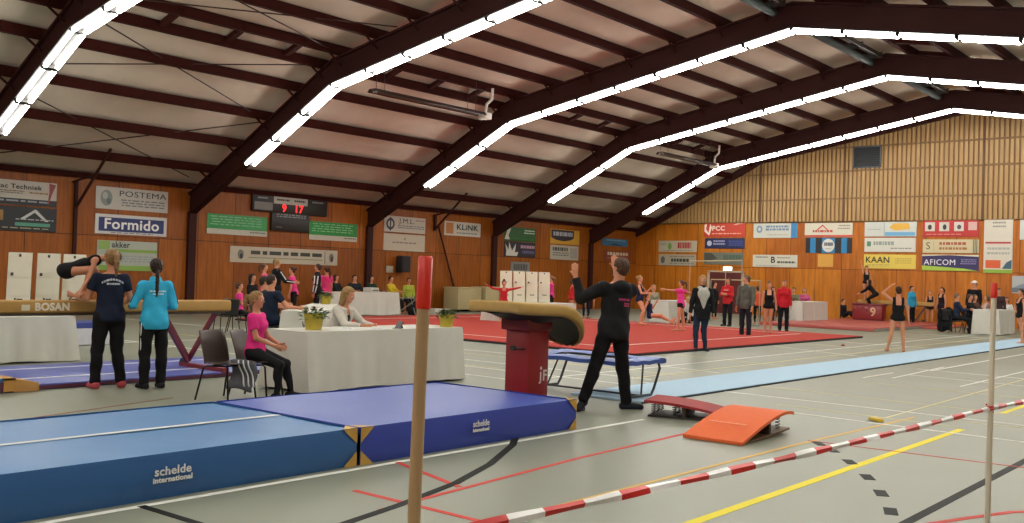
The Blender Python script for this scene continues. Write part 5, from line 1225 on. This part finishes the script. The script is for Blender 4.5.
_x, _y = P_(251, 324); chair(_x, _y, 200, 'dark chair under the black haired seated person', dark=True)
person(_x, _y, 60, 1.68, 'black haired person sitting in black beside the pink group', hair='#191516', style='long', top=('long', '#1a1a1d'), bottom=('jeans', '#1c2230'), seat=.45, shoes=('#222222', '#444444'))
# officials at the far table
for (xx, yy, fc, hr, st, tc, sx, lb) in ((-26.95, 22.55, 60, '#3c2b20', 'bob', '#1d2226', 'f', 'dark dressed official at the near end of the far table'),
        (-26.95, 23.4, 30, '#2b2120', 'short', '#20262c', 'm', 'short haired official bowed over the far table'),
        (-26.95, 24.2, 50, '#241b19', 'long', '#1d3a2c', 'f', 'long haired official in dark green at the far table'),
        (-26.5, 24.75, 60, '#2a201c', 'short', '#c3a92a', 'f', 'official in yellow at the end of the far table')):
    person(xx, yy, fc, 1.7, lb, hair=hr, style=st, top=('long', tc), bottom=('jeans', '#20242c'), seat=.45, sex=sx, aL=((-.2, .6, -.8), (.2, 1, 0)), aR=((.2, .6, -.8), (-.2, 1, 0)), vox=.015)
    chair(xx, yy, fc, 'dark chair of the ' + lb.split(' at ')[0].split(' beside ')[0], dark=True)
person(-26.6, 25.75, 15, 1.6, 'person in a yellow green safety vest sitting by the wall loudspeaker', hair='#4a2a1c', style='bun', top=('long', '#a3b040'), bottom=('jeans', '#17181b'), seat=.45, vox=.015); chair(-26.6, 25.75, 15, 'dark chair under the person in the safety vest', dark=True)
t = empty('scooter_frame', (-25.6, 24.95, 0), .3, 'folded metal scooter frame and dark bags beside the far table', 'equipment')
mm = metal_('#8d8c86')
for a, b in (((-.4, -.4, 0.02), (.3, .3, .75)), ((.4, -.4, .02), (-.3, .4, .7)), ((-.4, .5, .02), (.3, -.2, .8)), ((-.3, -.5, .6), (.3, .5, .62))): MB().tube([a, b], .02, 6).build('frame_tube', mm, t)
MB().lathe([(.24, 0.002), (.28, .15), (.2, .36), (.08, .4)], c=(.1, .1, 0), n=14).build('bag', cloth('#1a1a1c'), t, smooth=True)
tag(MB().box(-.18, .18, -.22, .22, 0.002, .24).build('storage_box', paint('#b9b4a6'), bevel=.02, loc=(-25.3, 25.9, 0)), 'pale low box on the floor by the seated person in the vest', 'box')
# coach in black
lb = 'coach in a black hooded sweater with raised arms beside the vault'
x_, y_ = -6.92, 9.72
person(-6.52, 9.68, 215, 1.80, lb, hair='#553a26', style='short', sex='m', top=('hoodie', '#191a1c'), bottom=('pants', '#131315'), shoes=('#1b1f26', '#d8d8d8'), vox=.0072, look=228,
   lean=W(.06, -.02, 1), head=W(.14, 0, 1), aL=(W(-.80, -.2, -.42), W(-.28, -.1, 1)), aR=(W(-.45, -1.0, .1), W(-.30, -.4, .95)), lL=(W(-.30, .15, -1), W(-.32, .1, -1)), lR=(W(.10, -.1, -1), W(.14, -.1, -1)), hL=W(-.12, 0, 1), hR=W(-.1, -.1, 1), nL=W(.3, -1, 0), nR=W(.2, -1, 0), curl=.16, build=1.02,
   tilt_foot={'L': W(-.25, .8, -.25), 'R': W(.9, -.2, 0)})
I = body_info[lb]
v, f = scribble(.17, .03, 1, 3, .9); lay_on(I, 'top', verts=v, faces=f, centre=(.03, .36), col='#a8275c', name='back_print')
v, f = scribble(.10, .05, 2, 5, .7); lay_on(I, 'top', verts=v, faces=f, centre=(.07, .30), col='#a8275c', name='back_print')
# red carpet athletes
person(-20.08, 23.6, 5, 1.36, 'small girl in a red leotard with arms spread before the score panels', hair='#4a2f22', style='topbun', leotard=('#b3262d', .95, 0), aL=(W(.95, 0, .2), W(1, .05, .25)), aR=(W(-.95, 0, .15), W(-1, .05, .55)), vox=.014, z=0.0)
x_, y_ = -21.4, 27.75
person(x_, y_, 260, 1.5, 'girl in pink with a ponytail beside the far score panels', hair='#8a6a45', style='pony', top=('tee', PINK), bottom=('tights', BLACK), vox=.014, z=.06, aL=(W(-.5, .2, -.3), W(-.3, .3, 1)))
person(x_ - .35, y_ - .35, 100, 1.36, 'shorter girl in pink behind the ponytailed one', hair='#5a3a28', style='bun', top=('tee', '#cf4b84'), bottom=('shorts', BLACK), vox=.014, z=.062)
pp(571, 318, 110, 1.42, 'girl in a red long sleeved leotard standing beyond the vault', hair='#5a3826', style='bun', leotard=('#b5272c', .95, 0), vox=.013, aL=((-.2, -.3, -1), (0, .1, -1)), lean=(0, .06, 1))
pp(586, 318, 20, 1.5, 'girl in pink bending forward beyond the coach\'s elbow', hair='#6d4a33', style='bun', top=('tee', '#d0407c'), bottom=('tights', '#1b2030'), lean=(0, .9, .45), head=(0, 1, -.1), vox=.013, aL=(W(.1, .2, -1), W(0, 0, -1)), aR=(W(-.1, .2, -1), W(0, 0, -1)))
# two seated gymnasts, the blonde behind
person(-17.23, 27.04, 75, 1.62, 'blonde gymnast in navy standing half crouched behind the coach', hair='#b08a55', style='bun', leotard=('#1a2140', 0, 0), z=.062, vox=.012, skin='#cf9270', lL=((-.15, .3, -1), (0, -.2, -1)), lR=((.15, .5, -1), (0, -.35, -1)), aL=((-.2, .5, -.7), (.2, .6, .6)), aR=((.3, .4, -.8), (0, .9, 0)), head=(0, -.05, 1))
person(-17.6, 28.3, 80, 1.6, 'dark haired gymnast in a navy leotard sitting with legs stretched on the red carpet', hair='#4a2c1e', style='pony', leotard=('#1c2646', 0, 0), seat=.18, z=.062, vox=.012, skin='#c98766', lean=(0, -.22, 1), lL=((-.12, 1, -.12), (0, 1, -.45)), lR=((.12, 1, .05), (0, 1, -.62)), aL=((-.3, .3, -.5), (.3, .5, .8)), aR=((.3, -.25, -1), (.1, -.1, -1)))
# girl in pink, arms out
pp(680, 333, 262, 1.5, 'girl in a pink t-shirt and black shorts balancing with both arms stretched out', hair='#6a4630', style='pony', pony=.15, top=('tee', '#dc3f8f'), bottom=('shorts', BLACK, .22), vox=.0105, z=.06,
   aL=(W(-.98, -.1, .0), W(-1, -.1, .08)), aR=(W(.9, -.5, -.25), W(1, -.3, -.1)), hL=W(-1, 0, .1), hR=W(1, 0, 0), lL=(W(-.12, .1, -1), W(-.12, .05, -1)), lR=(W(.14, -.1, -1), W(.1, 0, -1)))
# woman with scarf
lb = 'woman in a black jacket, pale grey scarf and jeans walking towards the camera'
pp(701, 351, 12, 1.68, lb, hair='#b8975c', style='bob', top=('coat', '#17191b'), bottom=('jeans', '#1f2b42'), shoes=('#232a33', '#9aa0a6'), vox=.0095, lL=(W(-.1, .02, -1), W(.12, -.1, -1)), lR=(W(-.10, .05, -1), W(.02, 0, -1)), aL=(W(.25, 0, -1), W(.1, .2, -1)), aR=(W(-.25, 0, -1), W(-.12, .1, -1)))
I = body_info[lb]; t_, f_, s_, N_, h_ = I['t'], I['f'], I['s'], I['N'], I['h']
ptsx, Qx = surf([layer([Cone(N_ - t_ * .01 - s_ * .06 + f_ * .02, N_ - t_ * .0 + s_ * .06 + f_ * .02, .07, .07, .03), Cone(N_ - f_ * .05 - s_ * .04, N_ - f_ * .05 + s_ * .04, .06, .06, .03),
    Cone(N_ - t_ * .08 + f_ * .10 - s_ * .04, N_ - t_ * .08 + f_ * .1 + s_ * .04, .075, .075, .03, f_, .7), Cone(N_ - t_ * .16 + f_ * .125, N_ - t_ * .42 + f_ * .15, .11, .02, .09, f_, .35)])], .0095)
mesh_obj('scarf', ptsx, Qx, mat('#a9a79e', .9, 'fabric', 40, .3, bump=.4, spec=.1), I['body'])
# behind
_x, _y = -19.35, 31.3
person(_x, _y, 30, 1.65, 'fair haired person sitting behind the girl in pink, at the white cloth', hair='#c9b28a', style='bob', top=('long', '#8a8570'), bottom=('jeans', '#20242c'), seat=.45, vox=.015); chair(_x, _y, 30, 'dark chair at the white cloth behind the girl in pink', dark=True)
pp(714, 319, 60, 1.52, 'dark haired person in black half hidden between the scarf and the red jacket', hair='#2a1f1c', style='pony', top=('long', '#16171a'), bottom=('tights', BLACK), vox=.014, z=0)
pp(727, 326, 330, 1.68, 'person in a red jacket and dark trousers with folded arms below the exit light', hair='#4b2f22', style='short', sex='f', top=('jacket', '#b3262a'), bottom=('pants', '#191a1e'), shoes=('#222222', '#555555'), vox=.012, aL=((-.2, .3, -1), (.8, .5, .15)), aR=((.2, .3, -1), (-.8, .5, .1)))
I = body_info['person in a red jacket and dark trousers with folded arms below the exit light']; v, f = scribble(.18, .03, 1, 7, .9); lay_on(I, 'top', verts=v, faces=f, centre=(0, .36), side=1, col='#c9b0b0', name='chest_print')
person(-17.35, 30.6, 280, 1.58, 'blonde child in white crouching on the floor beside the scarf woman', hair='#cdb67a', style='bob', top=('long', '#b9b7ae'), bottom=('tights', '#1b1b1e'), hips_z=.245, vox=.012, lean=(0, .25, 1), lL=((-.15, .9, .6), (0, -.1, -1)), lR=((.2, .9, -.35), (0, -1, -.05)))
pp(745, 337, 330, 1.74, 'man in a grey jacket and dark trousers standing at the carpet edge', hair='#6d5a48', style='short', sex='m', top=('jacket', '#55574f'), bottom=('pants', '#1b1e28'), shoes=('#1b1b1e', '#1b1b1e'), vox=.0105, look=290, aL=((-.2, .1, -1), (-.1, .4, -1)))
pp(768, 335, 5, 1.52, 'gymnast in a black leotard with a pale belt line, hair in a top bun', hair='#7a5c3c', style='topbun', leotard=(BLACK, 0, 0), vox=.0105, z=.06, lL=(W(-.06, 0, -1), W(.06, 0, -1)))
pp(783, 331, 5, 1.66, 'person in a red jacket and long black trousers beside the gymnast in black', hair='#8a5a3c', style='pony', top=('jacket', '#b3202a'), bottom=('pants', '#141416'), shoes=('#1b1b1e', '#1b1b1e'), vox=.0115)
pp(757, 324, 200, 1.4, 'child in orange beside the grey jacketed man', hair='#5a3826', style='short', top=('tee', '#c2542c'), bottom=('tights', BLACK), vox=.014)
# officials behind the end tables
for (xx, yy, fc, hr, st, tc, lb) in ((-16.8, 35.95, 20, '#4a3326', 'bob', '#3b2430', 'official in plum nearest the red jackets behind the end table'), (-17.05, 37.5, 20, '#8a6a4a', 'short', '#8a8a80', 'official in pale grey behind the end table'),
        (-16.95, 38.2, 350, '#5a4632', 'short', '#6b6a52', 'official in olive behind the end table, tallest of the row'), (-16.8, 38.9, 10, '#9a6a3a', 'bob', '#b5527a', 'official in pink sitting at the end table')):
    person(xx, yy, fc, 1.7, lb, hair=hr, style=st, top=('long', tc), bottom=('jeans', '#20242c'), seat=.47, vox=.016, aL=((-.2, .6, -.8), (.2, 1, .1)), aR=((.2, .6, -.8), (-.2, 1, .1)))
    chair(xx, yy, fc, 'dark chair of the ' + lb.replace('sitting ', '').split(',')[0].split(' over ')[0].replace(' of the row', '').replace(' the far corner of', ''), dark=True)
# far beam, box, mats
balance(-14.25, 42.3 - 1.6, 42.3 + 1.6, .95, 'far pale balance beam before the end wall', legc='#3b3030', text=0, sx=0, rot=-math.pi / 2)
bx = empty('vault_box', (-14.95, 41.2, 0.12), -math.pi / 2, 'dark red box with a pale number 9 below the far balance beam', 'box')
MB().box(-.25, .25, -.62, .62, .04, .62).build('body', vinyl('#7a1f22'), bx, bevel=.02); MB().box(-.27, .27, -.64, .64, .62, .7).build('lid', vinyl('#6d1a1e'), bx, bevel=.02)
v, f = text_mesh('9', .5, .01); MB().add([(a[2] + .252, a[0] + .25, a[1] + .34) for a in v], f).build('lettering', paint('#c9a07a'), bx)
MB().box(-.22, .22, -.58, .58, .002, .04).build('base', vinyl('#5a1719'), bx)
low_mat(-16.2, -12.0, 33.6, 42.9, .12, '#a84e48', 'wide pinkish red mat under the far balance beam', edge='#8f8f86')
low_mat(-12.6, -11.4, 38.5, 42.6, .06, '#b0423c', 'narrow red mat strip beside the end wall', edge='#8f8f86')
person(-15.5, 42.3, 20, 1.45, 'gymnast with one arm raised standing on the far balance beam', hair='#5a3a28', style='bun', leotard=('#15151a', 0, 0), vox=.014, z=.95, aR=(W(-.2, 0, 1), W(-.22, 0, 1)), aL=(W(.3, 0, -.9), W(.3, 0, -1)), hips_z=None, lL=(W(-.03, 0, -1), W(-.03, 0, -1)), lR=(W(.03, 0, -1), W(0, 0, -1)))
person(-14.9, 41.75, 262, 1.5, 'person in black crouched by the box below the far beam gymnast', hair='#241a18', style='long', top=('long', '#15151a'), bottom=('tights', BLACK), hips_z=.72, z=.5, vox=.014, lean=(0, .6, .8), lL=((-.1, .7, -.5), (0, -.3, -1)), lR=((.1, .7, -.5), (0, -.3, -1)), aL=((-.1, .6, -.6), (0, .8, -.5)), aR=((.1, .6, -.6), (0, .8, -.5)))
pp(843, 321, 60, 1.5, 'person in dark clothes sitting on the floor beyond the white clothed end table', hair='#3a2a22', style='short', top=('long', '#1d1d22'), bottom=('tights', '#1a1a1e'), seat=.02, z=.12, vox=.015, lL=((-.1, 1, .5), (0, .7, -.8)), lR=((.1, 1, .5), (0, .7, -.8)))
# walking gymnast
pp(897, 352, 190, 1.56, 'gymnast in a black leotard walking away with a hand raised to her hair', hair='#4a3022', style='bun', leotard=(BLACK, 0, 0), vox=.0095, aL=(W(-.62, 0, .50), W(.75, .1, .7)), aR=(W(.28, 0, -1), W(.1, .1, -1)), lL=(W(-.16, .1, -1), W(-.2, .05, -1)), lR=(W(.12, -.05, -1), W(.05, 0, -1)), look=195)
pp(911, 325, 50, 1.6, 'dark haired person in a turquoise and dark jacket near the end wall', hair='#231b1c', style='short', top=('jacket', '#2f93b5'), bottom=('pants', '#15151a'), shoes=('#222222', '#cccccc'), vox=.014)
pp(929.5, 325, 10, 1.42, 'smaller of two girls in black leotards at the end wall, fair haired', hair='#9a7448', style='bun', leotard=('#1c1820', .0, .4), vox=.014)
pp(941, 327, 320, 1.58, 'taller dark haired girl in black leotard looking towards the smaller one', hair='#2a1a16', style='pony', leotard=('#1c1820', .0, .4), vox=.014)
# table group on the far side
for (xx, yy, fc, h_, hr, st, tc, sx, se, lb) in ((-10.15, 36.45, 95, 1.72, '#8a6a4c', 'short', '#232a40', 'm', .45, 'person in navy sitting at the near corner of the runway end table'),
        (-9.9, 37.1, 70, 1.68, '#5a4434', 'short', '#1b1b1f', 'f', .45, 'person in black leaning over the runway end table'),
        (-9.95, 37.9, 60, 1.66, '#6b4a38', 'bob', '#5a4038', 'f', .45, 'person in brown at the runway end table'),
        (-9.75, 38.7, 280, 1.64, '#7a5a40', 'bob', '#b8a09a', 'f', .45, 'person in pale pink at the far corner of the runway end table')):
    person(xx, yy, fc, h_, lb, hair=hr, style=st, top=('long', tc), bottom=('jeans', '#17181c'), seat=se, sex=sx, vox=.014, aL=((-.2, .6, -.8), (.2, 1, .1)), aR=((.2, .6, -.8), (-.2, 1, .1)), shoes=('#1b1b1e', '#333333'))
    chair(xx, yy, fc, 'dark chair of the ' + lb.replace('sitting ', '').split(',')[0].split(' over ')[0].replace(' of the row', '').replace(' the far corner of', ''), dark=True)
person(-10.5, 39.9, 330, 1.86, 'standing person in black wearing a white cap behind the runway end table', hair='#4a3a30', style='short', sex='m', top=('long', '#17171b'), bottom=('pants', '#17171b'), shoes=('#1b1b1e', '#333333'), vox=.014)
I = body_info['standing person in black wearing a white cap behind the runway end table']; hs = I['hs']
ptsx, Qx = surf([layer([Ell(I['HC'] + I['hd'] * hs * .2, (.42 * hs, .5 * hs, .38 * hs), (I['ls'], I['lf'], I['hd'])), Ell(I['HC'] + I['hd'] * hs * .22 + I['lf'] * hs * .55, (.3 * hs, .3 * hs, .05 * hs), (I['ls'], I['lf'], I['hd']))], [(I['HC'] + I['hd'] * hs * .17, -I['hd'])])], .011); mesh_obj('cap', ptsx, Qx, cloth('#d6d4cc'), I['body'])
t = tag(MB().grid(lambda u, v: (-.24 + .5 * u, .18 * math.sin(u * 3) + .04 * math.sin(v * 14), .86 - .8 * v - .04 * math.sin(u * 7)), 12, 12).build('draped_coat', cloth('#16171a'), smooth=True, loc=(-10.5, 36.25, 0)), 'black coat hanging over the chair back beside the runway end table', 'coat')
t.modifiers.new('thick', 'SOLIDIFY').thickness = .03
chair(-10.45, 36.55, 180, 'dark chair under the hanging black coat', dark=True)
_x, _y = P_(1002, 331)
pp(1006, 331, 5, 1.62, 'dark haired person in a white top sitting beyond the runway end table', hair='#231818', style='bob', top=('long', '#cfcdc8'), bottom=('skirt', '#17171b'), seat=.40, vox=.014, aL=((-.2, .3, -1), (.6, .8, 0)), aR=((.2, .3, -1), (-.6, .8, 0)))
_x, _y = P_(1006, 331); chair(_x, _y, 5, 'dark chair under the person in the white top', dark=True)
pp(998, 333, 20, 1.6, 'person in dark clothes standing just behind the slim stake', hair='#3a2a22', style='pony', top=('long', '#3a2a2c'), bottom=('pants', '#1b1b1f'), shoes=('#222222', '#444444'), vox=.014)
pp(1020, 344, 300, 1.6, 'gymnast in a black leotard stepping onto the runway at the picture edge', hair='#3a261c', style='bun', leotard=(BLACK, 0, 0), vox=.0105, lL=(W(.05, .2, -1), W(-.05, 0, -1)), lR=(W(.2, -.1, -1), W(.15, 0, -1)), aR=(W(-.3, .1, -1), W(.3, .2, -.6)))
# ---- uneven bars behind the red jackets
ub = empty('uneven_bars', (-18.2, 33.2, 0), 0, 'uneven bars frame with a thin high rail before the end wall', 'uneven bars')
hb0 = ony = None
def on_y(px, py, y):
    r = RC @ np.array([px - P0[0], -(py - P0[1]), -FPX]); k = y / r[1]; return (r[0] * k + 18.2, y - 33.2, EYE + r[2] * k)
sv = metal_('#9a9890'); wd = mat('#b9a27c', .5, 'woody', 6, .1)
a, b = on_y(690, 261, 36.0), on_y(742, 263, 33.2); zt = 2.35
MB().tube([(a[0], a[1], zt), (b[0], b[1], zt)], .022, 8).build('high_rail', wd, ub, smooth='auto')
a2, b2 = on_y(711, 281, 34.6), on_y(760, 283, 32.2); zl = 1.62
MB().tube([(a2[0], a2[1], zl), (b2[0], b2[1], zl)], .022, 8).build('low_rail', wd, ub, smooth='auto')
for q, zz in ((a, zt), (b, zt), (a2, zl), (b2, zl)): MB().tube([(q[0], q[1], .03), (q[0], q[1], zz)], .02, 8).build('upright', sv, ub, smooth='auto')
for q, w_ in ((a, a2), (b, b2)): MB().tube([(q[0], q[1], .035), (w_[0], w_[1], .035)], .03, 8).build('floor_bar', sv, ub, smooth='auto')
